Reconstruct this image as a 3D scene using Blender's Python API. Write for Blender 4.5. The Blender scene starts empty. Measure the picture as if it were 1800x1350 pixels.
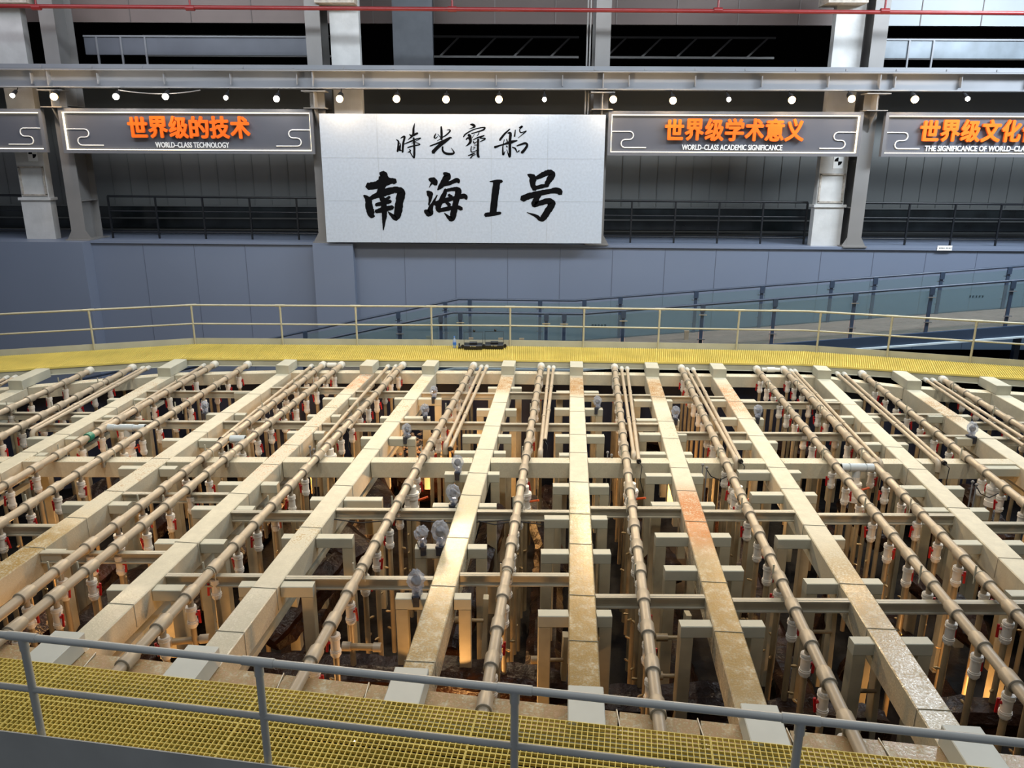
import bpy, math, random
import numpy as np
from mathutils import Matrix, Vector

random.seed(7)
SC = bpy.context.scene
COL = SC.collection
PI = math.pi

# ------------------------------------------------------------------ camera, exposure, world, large lights
FPX, CX, CY = 1360.0, 900.0, 675.0
PITCH, ROLL, EYE = math.radians(16.2), math.radians(0.25), 5.08
CF = np.array([0, math.cos(PITCH), -math.sin(PITCH)])
_u0 = np.array([0, math.sin(PITCH), math.cos(PITCH)])
_r0 = np.array([1.0, 0, 0])
CR = math.cos(ROLL) * _r0 + math.sin(ROLL) * _u0
CU = math.cos(ROLL) * _u0 - math.sin(ROLL) * _r0
CO = np.array([0, 0, EYE])
cam = bpy.data.cameras.new('camera')
cam.sensor_fit = 'HORIZONTAL'; cam.sensor_width = 36.0
cam.lens = 36.0 * FPX / 1800.0
cam.clip_start = 0.05; cam.clip_end = 200
camo = bpy.data.objects.new('camera', cam); COL.objects.link(camo)
camo.matrix_world = Matrix(((CR[0], CU[0], -CF[0], CO[0]), (CR[1], CU[1], -CF[1], CO[1]), (CR[2], CU[2], -CF[2], CO[2]), (0, 0, 0, 1)))
SC.camera = camo
SC.view_settings.view_transform = 'Standard'
SC.view_settings.look = 'None'
SC.view_settings.exposure = 0.0
SC.view_settings.gamma = 1.0
SC.view_settings.use_curve_mapping = False

wd = bpy.data.worlds.new('world'); SC.world = wd; wd.use_nodes = True
wd.node_tree.nodes['Background'].inputs[0].default_value = (0.70, 0.75, 0.84, 1)
wd.node_tree.nodes['Background'].inputs[1].default_value = 0.17


def light(name, typ, loc, power, color, target=None, **kw):
    l = bpy.data.lights.new(name, typ); l.energy = power; l.color = color
    for k, v in kw.items(): setattr(l, k, v)
    o = bpy.data.objects.new(name, l); COL.objects.link(o); o.location = loc
    if target is not None:
        o.rotation_euler = (Vector(target) - Vector(loc)).to_track_quat('-Z', 'Y').to_euler()
    return o


# floodlights of the hall, high above the viewing side, thrown forward over the pit
for lx in (-9.5, -3.2, 3.2, 9.5):
    light('hall_floodlight', 'SPOT', (lx, 8.5, 13.0), 2150, (1.0, 0.90, 0.74), (lx * 0.95, 15.5, 0), spot_size=math.radians(78), spot_blend=0.6, shadow_soft_size=0.18)
light('wall_washer', 'AREA', (0, 17.5, 12.0), 1750, (0.84, 0.92, 1.0), (0, 25.5, 3.2), shape='RECTANGLE', size=26, size_y=1.2)
light('hall_ceiling_light', 'AREA', (0, 5.0, 13.0), 620, (0.92, 0.96, 1.0), (0, 6.0, 0), shape='RECTANGLE', size=18, size_y=1.5)
light('side_hall_light', 'AREA', (17, 18.0, 12.0), 2600, (0.80, 0.90, 1.0), (13, 25.5, 3.5), shape='RECTANGLE', size=5, size_y=2)
light('side_hall_light', 'AREA', (-14, 19.0, 13.0), 260, (0.90, 0.85, 0.95), (-12, 27.5, 7.0), shape='RECTANGLE', size=5, size_y=2)
light('skylight_lamp', 'AREA', (14.8, 23.4, 12.7), 420, (0.86, 0.94, 1.0), (4.2, 7.0, 0), shape='RECTANGLE', size=1.6, size_y=0.9)
# warm lamps among the timbers
for p, e in (((-5.6, 8.6, -1.8), 36), ((-3.3, 7.6, -1.8), 40), ((-0.75, 7.5, -1.6), 46), ((5.6, 8.0, -1.6), 60), ((-1.3, 14.9, -1.6), 80),
             ((-7.5, 12.0, -1.8), 34), ((8.3, 12.5, -1.6), 50), ((3.4, 14.5, -1.8), 45), ((-4.8, 16.0, -1.8), 40)):
    light('pit_lamp', 'POINT', p, e * 2.0, (1.0, 0.50, 0.16), shadow_soft_size=0.08)


# ------------------------------------------------------------------ photo pixel -> place in the hall
def ray(x, y): return CF + CR * (x - CX) / FPX - CU * (y - CY) / FPX
def atz(x, y, z):
    d = ray(x, y); return CO + d * (z - EYE) / d[2]
def aty(x, y, Y):
    d = ray(x, y); return CO + d * Y / d[1]
def proj(p):
    v = np.array(p, float) - CO; w = max(v @ CF, 1e-3)
    return CX + FPX * (v @ CR) / w, CY - FPX * (v @ CU) / w
def inview(p, m=60):
    x, y = proj(p); return -m < x < 1800 + m and -m < y < 1350 + m


# ------------------------------------------------------------------ materials
def nodes(name):
    m = bpy.data.materials.new(name); m.use_nodes = True
    nt = m.node_tree; return m, nt, nt.nodes['Principled BSDF'], nt.links
def srgb(c):
    return tuple(((v / 255) / 12.92 if v / 255 <= 0.04045 else ((v / 255 + 0.055) / 1.055) ** 2.4) for v in c) + (1,)
def mat(name, c, rough=0.5, metal=0.0, var=0.12, scale=3.0, bump=0.0, bscale=40.0, spec=0.5):
    m, nt, b, L = nodes(name); c = srgb(c)
    b.inputs['Roughness'].default_value = rough; b.inputs['Metallic'].default_value = metal
    b.inputs['Specular IOR Level'].default_value = spec
    tc = nt.nodes.new('ShaderNodeTexCoord')
    n = nt.nodes.new('ShaderNodeTexNoise'); n.inputs['Scale'].default_value = scale; n.inputs['Detail'].default_value = 6
    L.new(tc.outputs['Object'], n.inputs['Vector'])
    r = nt.nodes.new('ShaderNodeValToRGB')
    r.color_ramp.elements[0].position = 0.3; r.color_ramp.elements[1].position = 0.7
    r.color_ramp.elements[0].color = tuple(v * (1 - var) for v in c[:3]) + (1,)
    r.color_ramp.elements[1].color = tuple(min(1, v * (1 + var)) for v in c[:3]) + (1,)
    L.new(n.outputs['Fac'], r.inputs['Fac']); L.new(r.outputs['Color'], b.inputs['Base Color'])
    if bump:
        n2 = nt.nodes.new('ShaderNodeTexNoise'); n2.inputs['Scale'].default_value = bscale; n2.inputs['Detail'].default_value = 4
        L.new(tc.outputs['Object'], n2.inputs['Vector'])
        bp = nt.nodes.new('ShaderNodeBump'); bp.inputs['Strength'].default_value = bump; bp.inputs['Distance'].default_value = 0.02
        L.new(n2.outputs['Fac'], bp.inputs['Height']); L.new(bp.outputs['Normal'], b.inputs['Normal'])
    return m
def emit(name, c, strength):
    m, nt, b, L = nodes(name)
    b.inputs['Base Color'].default_value = srgb(c); b.inputs['Emission Color'].default_value = srgb(c)
    b.inputs['Emission Strength'].default_value = strength
    return m

BEAMC = (196, 190, 168)
def beam_mat(name, stains, wet=None):
    """painted steel; stains = [(metres from the far end, half length, colour, strength)]; wet = (from, to) metres where the paint is wet"""
    m, nt, b, L = nodes(name)
    tc = nt.nodes.new('ShaderNodeTexCoord'); sx = nt.nodes.new('ShaderNodeSeparateXYZ'); L.new(tc.outputs['Object'], sx.inputs[0])
    nz = nt.nodes.new('ShaderNodeTexNoise'); nz.inputs['Scale'].default_value = 5; nz.inputs['Detail'].default_value = 9; nz.inputs['Roughness'].default_value = 0.72
    L.new(tc.outputs['Object'], nz.inputs['Vector'])
    nf = nt.nodes.new('ShaderNodeTexNoise'); nf.inputs['Scale'].default_value = 38; nf.inputs['Detail'].default_value = 5
    L.new(tc.outputs['Object'], nf.inputs['Vector'])
    geo = nt.nodes.new('ShaderNodeNewGeometry'); sn = nt.nodes.new('ShaderNodeSeparateXYZ'); L.new(geo.outputs['Normal'], sn.inputs[0])
    def math_(op, a, bb, clamp=False):
        n = nt.nodes.new('ShaderNodeMath'); n.operation = op; n.use_clamp = clamp
        for i, v in enumerate((a, bb)):
            if isinstance(v, (int, float)): n.inputs[i].default_value = v
            else: L.new(v, n.inputs[i])
        return n.outputs[0]
    def mr(v, a, bb, c=0.0, d=1.0):
        n = nt.nodes.new('ShaderNodeMapRange'); n.interpolation_type = 'SMOOTHSTEP'
        for i, q in enumerate((a, bb, c, d)): n.inputs[i + 1].default_value = q
        L.new(v, n.inputs[0]); return n.outputs[0]
    def mix(f, c1, c2):
        n = nt.nodes.new('ShaderNodeMix'); n.data_type = 'RGBA'
        L.new(f, n.inputs[0])
        for i, v in ((6, c1), (7, c2)):
            if isinstance(v, tuple): n.inputs[i].default_value = v
            else: L.new(v, n.inputs[i])
        return n.outputs[2]
    up = mr(sn.outputs[2], 0.3, 0.9, 0.22, 1.0)
    base = srgb(BEAMC)
    col = mix(mr(nz.outputs['Fac'], 0.35, 0.7), tuple(v * 0.90 for v in base[:3]) + (1,), tuple(v * 1.06 for v in base[:3]) + (1,))
    for (yc, hw, c, s) in stains:
        d = math_('ABSOLUTE', math_('ADD', sx.outputs[1], yc), 0.0)
        edge = mr(d, hw * 0.35, hw, 1.0, 0.0)
        blot = mr(math_('ADD', math_('MULTIPLY', nz.outputs['Fac'], 0.5), math_('MULTIPLY', nf.outputs['Fac'], 0.5)), 0.56 - 0.24 * s, 0.64 - 0.10 * s, 0.0, 1.0)
        f = math_('MULTIPLY', math_('MULTIPLY', edge, blot), math_('MULTIPLY', up, min(0.92, 0.55 + 0.45 * s)))
        col = mix(f, col, srgb(c))
    L.new(col, b.inputs['Base Color'])
    rough = mr(nf.outputs['Fac'], 0.3, 0.7, 0.5, 0.62)
    if wet:
        w = math_('MULTIPLY', mr(sx.outputs[1], -wet[0] - 1.0, -wet[0], 1.0, 0.0), mr(sx.outputs[1], -wet[1], -wet[1] + 1.0, 0.0, 1.0))
        w = math_('MULTIPLY', w, mr(nz.outputs['Fac'], 0.32, 0.5))
        r2 = mr(nf.outputs['Fac'], 0.3, 0.7, 0.12, 0.30)
        n = nt.nodes.new('ShaderNodeMix'); L.new(w, n.inputs[0]); L.new(rough, n.inputs[2]); L.new(r2, n.inputs[3]); rough = n.outputs[0]
    L.new(rough, b.inputs['Roughness'])
    bp = nt.nodes.new('ShaderNodeBump'); bp.inputs['Strength'].default_value = 0.22; bp.inputs['Distance'].default_value = 0.01
    L.new(nf.outputs['Fac'], bp.inputs['Height']); L.new(bp.outputs['Normal'], b.inputs['Normal'])
    return m

RUST, ORANGE, OCHRE, MOSS = (142, 98, 30), (172, 96, 4), (152, 122, 60), (132, 118, 66)
M = {}
M['steel'] = mat('painted_steel', (178, 177, 160), 0.5, 0, 0.08, 2.5, 0.08, 60)
M['steel_cool'] = mat('painted_steel_cool', (196, 200, 192), 0.45, 0, 0.06, 2.5)
M['channel'] = mat('channel_paint', (166, 160, 142), 0.42, 0, 0.12, 3)
M['leg_lo'] = mat('frame_leg_paint', (170, 162, 138), 0.45, 0, 0.22, 2.5)
M['wire'] = mat('tie_wire', (150, 146, 130), 0.5, 0, 0.05)
M['pipe'] = mat('pipe_plastic', (172, 157, 134), 0.38, 0, 0.14, 2.2)
M['coupling'] = mat('coupling_plastic', (166, 153, 132), 0.4, 0, 0.10, 2.2)
M['rim'] = mat('coupling_rim', (122, 114, 98), 0.5, 0, 0.1)
M['pale_pvc'] = mat('pale_pipe_plastic', (186, 196, 200), 0.35, 0, 0.05)
M['collar'] = mat('collar_plastic', (205, 202, 190), 0.4, 0, 0.06)
M['white_pvc'] = mat('valve_plastic', (226, 220, 208), 0.35, 0, 0.05, 8)
M['red'] = mat('handle_red', (176, 20, 24), 0.35, 0, 0.08)
M['orange_handle'] = mat('handle_orange', (205, 84, 30), 0.4, 0, 0.08)
M['drop'] = mat('drop_pipe', (150, 132, 102), 0.4, 0, 0.22, 3)
M['brass'] = mat('nozzle_brass', (168, 140, 96), 0.35, 0.5, 0.1)
M['green'] = mat('green_tape', (30, 120, 96), 0.45, 0, 0.1)
M['yellow'] = mat('grating_yellow', (222, 202, 106), 0.5, 0, 0.10, 1.5)
M['rail'] = mat('rail_paint', (178, 172, 146), 0.42, 0, 0.06, 3)
M['rail_shaded'] = mat('rail_paint_shaded', (182, 184, 180), 0.4, 0, 0.07, 3)  # same paint as the far rail, with cool near-side shade in its colour
M['timber'] = mat('ship_timber', (38, 21, 13), 0.32, 0, 0.55, 5, 0.9, 22, 0.22)
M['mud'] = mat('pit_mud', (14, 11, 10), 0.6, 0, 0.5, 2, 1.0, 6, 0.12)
M['debris'] = mat('debris', (176, 140, 104), 0.6, 0, 0.4, 30, 0.6, 30)
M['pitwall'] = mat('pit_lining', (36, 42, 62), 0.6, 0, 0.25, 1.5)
M['ledge'] = mat('ledge_panel', (112, 122, 141), 0.42, 0, 0.03, 0.4)
M['dark_wall'] = mat('dark_wall', (108, 111, 110), 0.6, 0, 0.06, 0.7)
M['black'] = mat('black_paint', (16, 19, 24), 0.45, 0, 0.1)
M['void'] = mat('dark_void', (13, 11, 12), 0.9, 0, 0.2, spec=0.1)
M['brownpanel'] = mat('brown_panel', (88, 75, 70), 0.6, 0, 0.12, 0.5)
M['girder'] = mat('girder_paint', (126, 128, 132), 0.45, 0, 0.08, 0.8)
M['column'] = mat('column_paint', (124, 122, 120), 0.5, 0, 0.10, 1.0)
M['pillar'] = mat('pillar_whitewash', (190, 190, 188), 0.7, 0, 0.10, 2.5, 0.2, 12)
M['pillar_worn'] = mat('pillar_worn_frame', (168, 160, 150), 0.7, 0, 0.3, 9, 0.3, 20)
M['redpipe'] = mat('fire_pipe_red', (122, 30, 30), 0.4, 0, 0.1)
M['board'] = mat('board_stone', (182, 190, 200), 0.6, 0, 0.07, 14, 0.1, 80)
M['ink'] = mat('ink_black', (9, 9, 11), 0.7, 0, 0.1, spec=0.08)
M['silver'] = mat('brushed_metal', (160, 160, 164), 0.26, 0.65, 0.05, 2)
M['signface'] = mat('sign_face', (88, 90, 98), 0.32, 0, 0.05, 1)
M['signorange'] = mat('sign_orange', (255, 112, 24), 0.4, 0, 0.02)
M['signwhite'] = mat('sign_white', (238, 238, 236), 0.4, 0, 0.02)
M['led'] = emit('led_strip', (255, 240, 205), 3.2)
M['lampwarm'] = emit('lamp_warm', (255, 205, 140), 34)
M['lampwhite'] = emit('lamp_white', (255, 244, 226), 26)
M['ramp'] = mat('ramp_deck', (140, 116, 104), 0.55, 0, 0.12, 3)
M['bluesteel'] = mat('blue_grey_steel', (50, 63, 82), 0.38, 0, 0.06)
M['fascia'] = mat('fascia_white', (200, 214, 220), 0.4, 0, 0.05)
M['woodblock'] = mat('bare_wood', (176, 140, 108), 0.6, 0, 0.15, 8)
M['cable'] = mat('cable_black', (22, 22, 24), 0.5, 0, 0.1)
M['blackcase'] = mat('case_black', (24, 24, 27), 0.35, 0, 0.1)
M['darkcore'] = mat('fixture_dark', (48, 52, 62), 0.4, 0, 0.3, 20)
M['chrome'] = mat('chrome', (210, 210, 214), 0.2, 0.9, 0.05)

def glass(name, c, alpha, rough=0.03):
    m, nt, b, L = nodes(name)
    b.inputs['Base Color'].default_value = srgb(c); b.inputs['Roughness'].default_value = rough
    tr = nt.nodes.new('ShaderNodeBsdfTransparent'); tr.inputs[0].default_value = srgb(c)
    mx = nt.nodes.new('ShaderNodeMixShader'); mx.inputs[0].default_value = alpha
    L.new(tr.outputs[0], mx.inputs[1]); L.new(b.outputs[0], mx.inputs[2])
    L.new(mx.outputs[0], nt.nodes['Material Output'].inputs['Surface'])
    return m
M['glass'] = glass('balustrade_glass', (220, 231, 232), 0.06)
M['film'] = glass('plastic_film', (232, 236, 244), 0.26, 0.10)
M['bottle'] = glass('bottle_plastic', (200, 215, 235), 0.4, 0.08)


# ------------------------------------------------------------------ mesh builder
class MB:
    def __init__(s): s.v = []; s.f = []; s.mi = []; s.sm = []
    def add(s, vs, fs, m=0, smooth=False):
        o = len(s.v); s.v += [tuple(map(float, q)) for q in vs]
        for q in fs: s.f.append(tuple(i + o for i in q)); s.mi.append(m); s.sm.append(smooth)
        return s
    def box(s, c, d, rz=0.0, m=0):
        x, y, z = d[0] / 2, d[1] / 2, d[2] / 2; cs, sn = math.cos(rz), math.sin(rz)
        vs = [(c[0] + a * cs - b * sn, c[1] + a * sn + b * cs, c[2] + e) for e in (-z, z) for a, b in ((-x, -y), (x, -y), (x, y), (-x, y))]
        return s.add(vs, [(3, 2, 1, 0), (4, 5, 6, 7), (0, 1, 5, 4), (1, 2, 6, 5), (2, 3, 7, 6), (3, 0, 4, 7)], m)
    def hexa(s, lo, hi, m=0):
        return s.add(list(lo) + list(hi), [(3, 2, 1, 0), (4, 5, 6, 7), (0, 1, 5, 4), (1, 2, 6, 5), (2, 3, 7, 6), (3, 0, 4, 7)], m)
    def bar(s, p, q, w, h, ch=0.0, m=0):
        """rectangular section bar; p, q = centre line, w across, h up; ch = edge chamfer"""
        p, q = np.array(p, float), np.array(q, float); d = q - p; d /= np.linalg.norm(d)
        up = np.array([0, 0, 1.0]) if abs(d[2]) < 0.98 else np.array([0, 1.0, 0])
        a = np.cross(d, up); a /= np.linalg.norm(a); b = np.cross(a, d)
        W, Hh = w / 2, h / 2
        sec = [(-W + ch, -Hh), (W - ch, -Hh), (W, -Hh + ch), (W, Hh - ch), (W - ch, Hh), (-W + ch, Hh), (-W, Hh - ch), (-W, -Hh + ch)] if ch else [(-W, -Hh), (W, -Hh), (W, Hh), (-W, Hh)]
        n = len(sec); vs = [p + a * x + b * y for x, y in sec] + [q + a * x + b * y for x, y in sec]
        fs = [(i, (i + 1) % n, n + (i + 1) % n, n + i) for i in range(n)] + [tuple(range(n - 1, -1, -1)), tuple(range(n, 2 * n))]
        return s.add(vs, fs, m)
    def tube(s, pts, r, n=12, m=0, cap=True):
        pts = [np.array(p, float) for p in pts]; k = len(pts); rs = r if isinstance(r, (list, tuple)) else [r] * k
        vs = []; a = None
        for i, p in enumerate(pts):
            d = (pts[min(i + 1, k - 1)] - pts[max(i - 1, 0)]); d = d / max(np.linalg.norm(d), 1e-9)
            if a is None:
                t = np.array([0, 0, 1.0]) if abs(d[2]) < 0.9 else np.array([1.0, 0, 0]); a = np.cross(d, t)
            a = a - d * (a @ d); a = a / np.linalg.norm(a); b = np.cross(d, a)
            vs += [p + (a * math.cos(2 * PI * j / n) + b * math.sin(2 * PI * j / n)) * rs[i] for j in range(n)]
        fs = [(i * n + j, i * n + (j + 1) % n, (i + 1) * n + (j + 1) % n, (i + 1) * n + j) for i in range(k - 1) for j in range(n)]
        s.add(vs, fs, m, True)
        if cap:
            s.add(vs[:n], [tuple(range(n - 1, -1, -1))], m); s.add(vs[-n:], [tuple(range(n))], m)
        return s
    def ball(s, c, r, n=12, k=8, m=0, jit=0.0, rnd=None):
        rx, ry, rz = r if isinstance(r, (tuple, list)) else (r, r, r); vs = []; rnd = rnd or random
        for i in range(k + 1):
            t = PI * i / k
            for j in range(n):
                g = 1 + (rnd.uniform(-jit, jit) if 0 < i < k else 0)
                vs.append((c[0] + rx * g * math.sin(t) * math.cos(2 * PI * j / n), c[1] + ry * g * math.sin(t) * math.sin(2 * PI * j / n), c[2] + rz * math.cos(t) * (g if 0 < i < k else 1)))
        fs = [(i * n + j, (i + 1) * n + j, (i + 1) * n + (j + 1) % n, i * n + (j + 1) % n) for i in range(k) for j in range(n)]
        return s.add(vs, fs, m, jit == 0)
    def build(s, name, m, parent=None, base=None, tagged=None):
        me = bpy.data.meshes.new(name)
        b = (0, 0, 0) if base is None else base
        me.from_pydata([(x - b[0], y - b[1], z - b[2]) for x, y, z in s.v], [], s.f)
        for mm in (m if isinstance(m, (list, tuple)) else [m]): me.materials.append(mm)
        me.polygons.foreach_set('material_index', s.mi); me.polygons.foreach_set('use_smooth', s.sm); me.update()
        o = bpy.data.objects.new(name, me); COL.objects.link(o)
        if parent is not None: o.parent = parent
        elif base is not None: o.location = base
        return o

def tag(o, label, cat, group=None, kind='thing'):
    o['label'] = label; o['category'] = cat; o['kind'] = kind
    if group: o['group'] = group
    return o
def thing(name, label, cat, loc=(0, 0, 0), rz=0.0, group=None):
    o = bpy.data.objects.new(name, None); COL.objects.link(o); o.location = tuple(map(float, loc)); o.rotation_euler = (0, 0, rz)
    o.empty_display_size = 0.1
    return tag(o, label, cat, group)
def struct(name, mb, m, label=None):
    o = mb.build(name, m); o['kind'] = 'structure'
    if label: o['label'] = label
    return o
def inst(name, src, parent, loc=(0, 0, 0), rot=(0, 0, 0)):
    o = src.copy() if isinstance(src, bpy.types.Object) else bpy.data.objects.new(name, src)
    o.name = name; COL.objects.link(o); o.parent = parent; o.location = loc; o.rotation_euler = rot
    return o
def meshonly(mb, name, m):
    o = mb.build(name, m); me = o.data; bpy.data.objects.remove(o); return me
ORD = ['first', 'second', 'third', 'fourth', 'fifth', 'sixth', 'seventh', 'eighth', 'ninth', 'tenth', 'eleventh', 'twelfth', 'thirteenth', 'fourteenth', 'fifteenth', 'sixteenth', 'seventeenth', 'eighteenth', 'nineteenth', 'twentieth']
def line_y(x, p, q): return p[1] + (q[1] - p[1]) * (x - p[0]) / (q[0] - p[0])
def poly_y(x, pl):
    for a, b in zip(pl, pl[1:]):
        if a[0] <= x <= b[0]: return line_y(x, a, b)
    return line_y(x, *(pl[:2] if x < pl[0][0] else pl[-2:]))
def meet(p, d, fn, lo=0.0, hi=40.0):
    """distance along p + t d at which y drops to fn(x)"""
    for _ in range(50):
        mid = (lo + hi) / 2
        if p[1] + d[1] * mid > fn(p[0] + d[0] * mid): lo = mid
        else: hi = mid
    return lo

# ------------------------------------------------------------------ plan of the pit (z = 0 is the top of the long beams)
FAREDGE = [(-16, 15.05), (-11.25, 16.98), (-8.4, 18.12), (-5.6, 18.42), (0, 18.43), (5.05, 18.25), (7.5, 18.2), (9.2, 17.3), (11.1, 16.9), (16, 15.8)]
WALKF = [(-16.2, 16.32), (-8.35, 18.9), (0.0, 18.9), (7.2, 18.62), (16.0, 16.25)]
WALKB = [(-16.6, 17.9), (-8.6, 20.5), (0.0, 20.42), (7.75, 19.98), (16.4, 17.25)]
def nearE(x): return 6.43 - 0.157 * x
def nearG(x): return 5.92 - 0.157 * x
def nearR(x): return 4.905 - 0.155 * x
WZ = 0.23

# ------------------------------------------------------------------ large structure: pit, back wall, gallery, ramp
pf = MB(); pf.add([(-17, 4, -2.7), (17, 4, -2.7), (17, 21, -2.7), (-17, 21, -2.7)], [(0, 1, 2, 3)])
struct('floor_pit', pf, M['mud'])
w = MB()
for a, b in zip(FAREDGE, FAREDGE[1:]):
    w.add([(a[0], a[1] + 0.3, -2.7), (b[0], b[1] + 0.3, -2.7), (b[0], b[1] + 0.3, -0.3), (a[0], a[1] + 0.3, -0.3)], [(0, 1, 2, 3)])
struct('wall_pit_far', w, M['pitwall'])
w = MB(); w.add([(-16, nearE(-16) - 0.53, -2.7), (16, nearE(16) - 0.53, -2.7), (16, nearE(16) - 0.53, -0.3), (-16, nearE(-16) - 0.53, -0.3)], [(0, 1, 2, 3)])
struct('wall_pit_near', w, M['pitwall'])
fl = MB(); fl.add([(-30, 21.2, -3.2), (30, 21.2, -3.2), (30, 25, -3.2), (-30, 25, -3.2)], [(0, 1, 2, 3)])
struct('floor_hall', fl, M['void'])
def ledge_z(x): return 2.52 - 0.0045 * x
lw = MB()
def ledge_block(x0, x1, yf, yb=28.2, zb=-3.2):
    lw.hexa([(x0, yf, zb), (x1, yf, zb), (x1, yb, zb), (x0, yb, zb)], [(x0, yf, ledge_z(x0)), (x1, yf, ledge_z(x1)), (x1, yb, ledge_z(x1)), (x0, yb, ledge_z(x0))])
ledge_block(-30, 30, 24.5)
ledge_block(-30, -13.2, 23.95, 24.5); ledge_block(-6.2, -4.95, 24.2, 24.5)
# top coping and panel joints
lw.hexa([(-13.2, 24.44, ledge_z(-13.2) - 0.07), (30, 24.44, ledge_z(30) - 0.07), (30, 24.5, ledge_z(30) - 0.07), (-13.2, 24.5, ledge_z(-13.2) - 0.07)],
        [(-13.2, 24.44, ledge_z(-13.2) + 0.01), (30, 24.44, ledge_z(30) + 0.01), (30, 24.5, ledge_z(30) + 0.01), (-13.2, 24.5, ledge_z(-13.2) + 0.01)])
struct('wall_ledge', lw, M['ledge'])
jl = MB()
for jx in (-11.6, -10.0, -8.4, -3.4, -1.8, -0.15, 1.5, 3.15, 4.8, 6.4, 8.05, 9.7, 11.35, 13.0, 14.6, 16.3):
    jl.box((jx, 24.497, (ledge_z(jx) - 3.3) / 2), (0.012, 0.008, ledge_z(jx) + 3.1))
struct('trim_1', jl, mat('panel_joint', (84, 92, 110), 0.6), 'thin joints between the blue grey wall panels')
bw = MB()
bw.box((0, 28.3, 4.4), (64, 0.2, 6.3))
struct('wall_gallery', bw, M['dark_wall'])
rb = MB()
for i in range(90):
    x = -29 + i * 0.62; rb.box((x, 28.185, 4.9), (0.02, 0.02, 2.9))
struct('trim_2', rb, mat('panel_rib', (100, 104, 104), 0.6), 'vertical ribs of the dark gallery wall')
gb = MB(); gb.box((0, 28.12, 3.05), (60, 0.06, 0.75))
struct('window_1', gb, mat('gallery_glass', (38, 44, 46), 0.12, 0, 0.5, 1.2), 'dark glazed strip along the foot of the gallery wall')
gl = MB()
for z in (2.62, 3.02, 3.45): gl.box((0, 28.07, z), (60, 0.05, 0.05))
struct('trim_3', gl, M['dark_wall'], 'grey bars of the glazed strip')
# upper storey: light panel wall over a dark opening
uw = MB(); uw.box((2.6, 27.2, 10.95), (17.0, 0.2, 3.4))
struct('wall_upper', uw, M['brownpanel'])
uw = MB(); uw.box((21.1, 27.2, 10.95), (20.0, 0.2, 3.4)); struct('wall_upper_right', uw, mat('upper_wall_lit', (150, 156, 160), 0.5, 0, 0.08, 0.6))  # right end of the upper wall, its brighter light put into the colour
uw = MB(); uw.box((-15.9, 27.2, 10.95), (20.0, 0.2, 3.4)); struct('wall_upper_left', uw, mat('upper_wall_half_lit', (128, 114, 108), 0.55, 0, 0.12, 0.6))  # left end, its moderate light put into the colour
uj = MB()
for i in range(26): uj.box((-24 + i * 1.95, 27.09, 10.95), (0.025, 0.02, 3.4))
struct('trim_4', uj, mat('upper_joint', (110, 102, 98), 0.6), 'joints of the upper wall panels')
ub = MB(); ub.box((0, 31.5, 9.0), (64, 0.2, 6)); ub.box((0, 28.5, 7.6), (64, 5.8, 0.1))
struct('wall_upper_back', ub, M['void'])
SC['built'] = 1

uc = MB(); uc.box((17, 23.62, -1.9), (30, 0.06, 2.6)); struct('under_ramp_shade', uc, M['void'])  # added black sheet standing in for the shade under the ramp
# ---- ramp behind the walkway
RNEAR = [(-15.0, -1.95), (-4.8, 0.29), (-1.64, 0.97), (1.9, 0.94), (14.1, 1.945), (20, 2.43)]      # handrail heights, near side
def rz_deck(x): return poly_y(x, RNEAR) - 1.28
dk = MB()
for a, b in zip(RNEAR, RNEAR[1:]):
    for i in range(6):
        x0 = a[0] + (b[0] - a[0]) * i / 6; x1 = a[0] + (b[0] - a[0]) * (i + 1) / 6
        for j in range(14):
            y0 = 21.3 + j * 0.155
            dk.hexa([(x0, y0, rz_deck(x0) - 0.06), (x1, y0, rz_deck(x1) - 0.06), (x1, y0 + 0.145, rz_deck(x1) - 0.06), (x0, y0 + 0.145, rz_deck(x0) - 0.06)],
                    [(x0, y0, rz_deck(x0)), (x1, y0, rz_deck(x1)), (x1, y0 + 0.145, rz_deck(x1)), (x0, y0 + 0.145, rz_deck(x0))])
rt = thing('access_ramp', 'long brown planked ramp climbing to the right behind the far walkway', 'ramp', (2, 22.3, 0))
dk.build('deck', M['ramp'], rt, (2, 22.3, 0))
fa = MB(); sf = MB()
for a, b in zip(RNEAR, RNEAR[1:]):
    for y0 in (21.18, 23.47):
        fa.bar((a[0], y0 + 0.05, rz_deck(a[0]) - 0.14), (b[0], y0 + 0.05, rz_deck(b[0]) - 0.14), 0.1, 0.3)
    sf.bar((a[0], 21.16, rz_deck(a[0]) - 0.31), (b[0], 21.16, rz_deck(b[0]) - 0.31), 0.07, 0.05)
fa.build('side_beam', M['bluesteel'], rt, (2, 22.3, 0)); sf.build('edge_strip', M['fascia'], rt, (2, 22.3, 0))
for x in (-3.0, 3.0, 9.6, 15.5):
    for y0 in (21.4, 23.2):
        q = MB(); q.box((x, y0, (rz_deck(x) - 3.4) / 2), (0.16, 0.16, rz_deck(x) + 3.0)); q.build('support_post', M['bluesteel'], rt, (2, 22.3, 0))
def glyph_row(mb, cx, y, cz, n, s, rnd, gap=1.25):
    """tiny unreadable printed characters, a few strokes each"""
    for i in range(n):
        x = cx + (i - (n - 1) / 2) * s * gap
        for k in range(3): mb.box((x + rnd.uniform(-.1, .1) * s, y, cz + (k - 1) * s * 0.32), (s * rnd.uniform(.5, .85), 0.004, s * 0.13))
        mb.box((x + rnd.uniform(-.2, .2) * s, y, cz), (s * 0.13, 0.004, s * 0.8))
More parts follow.
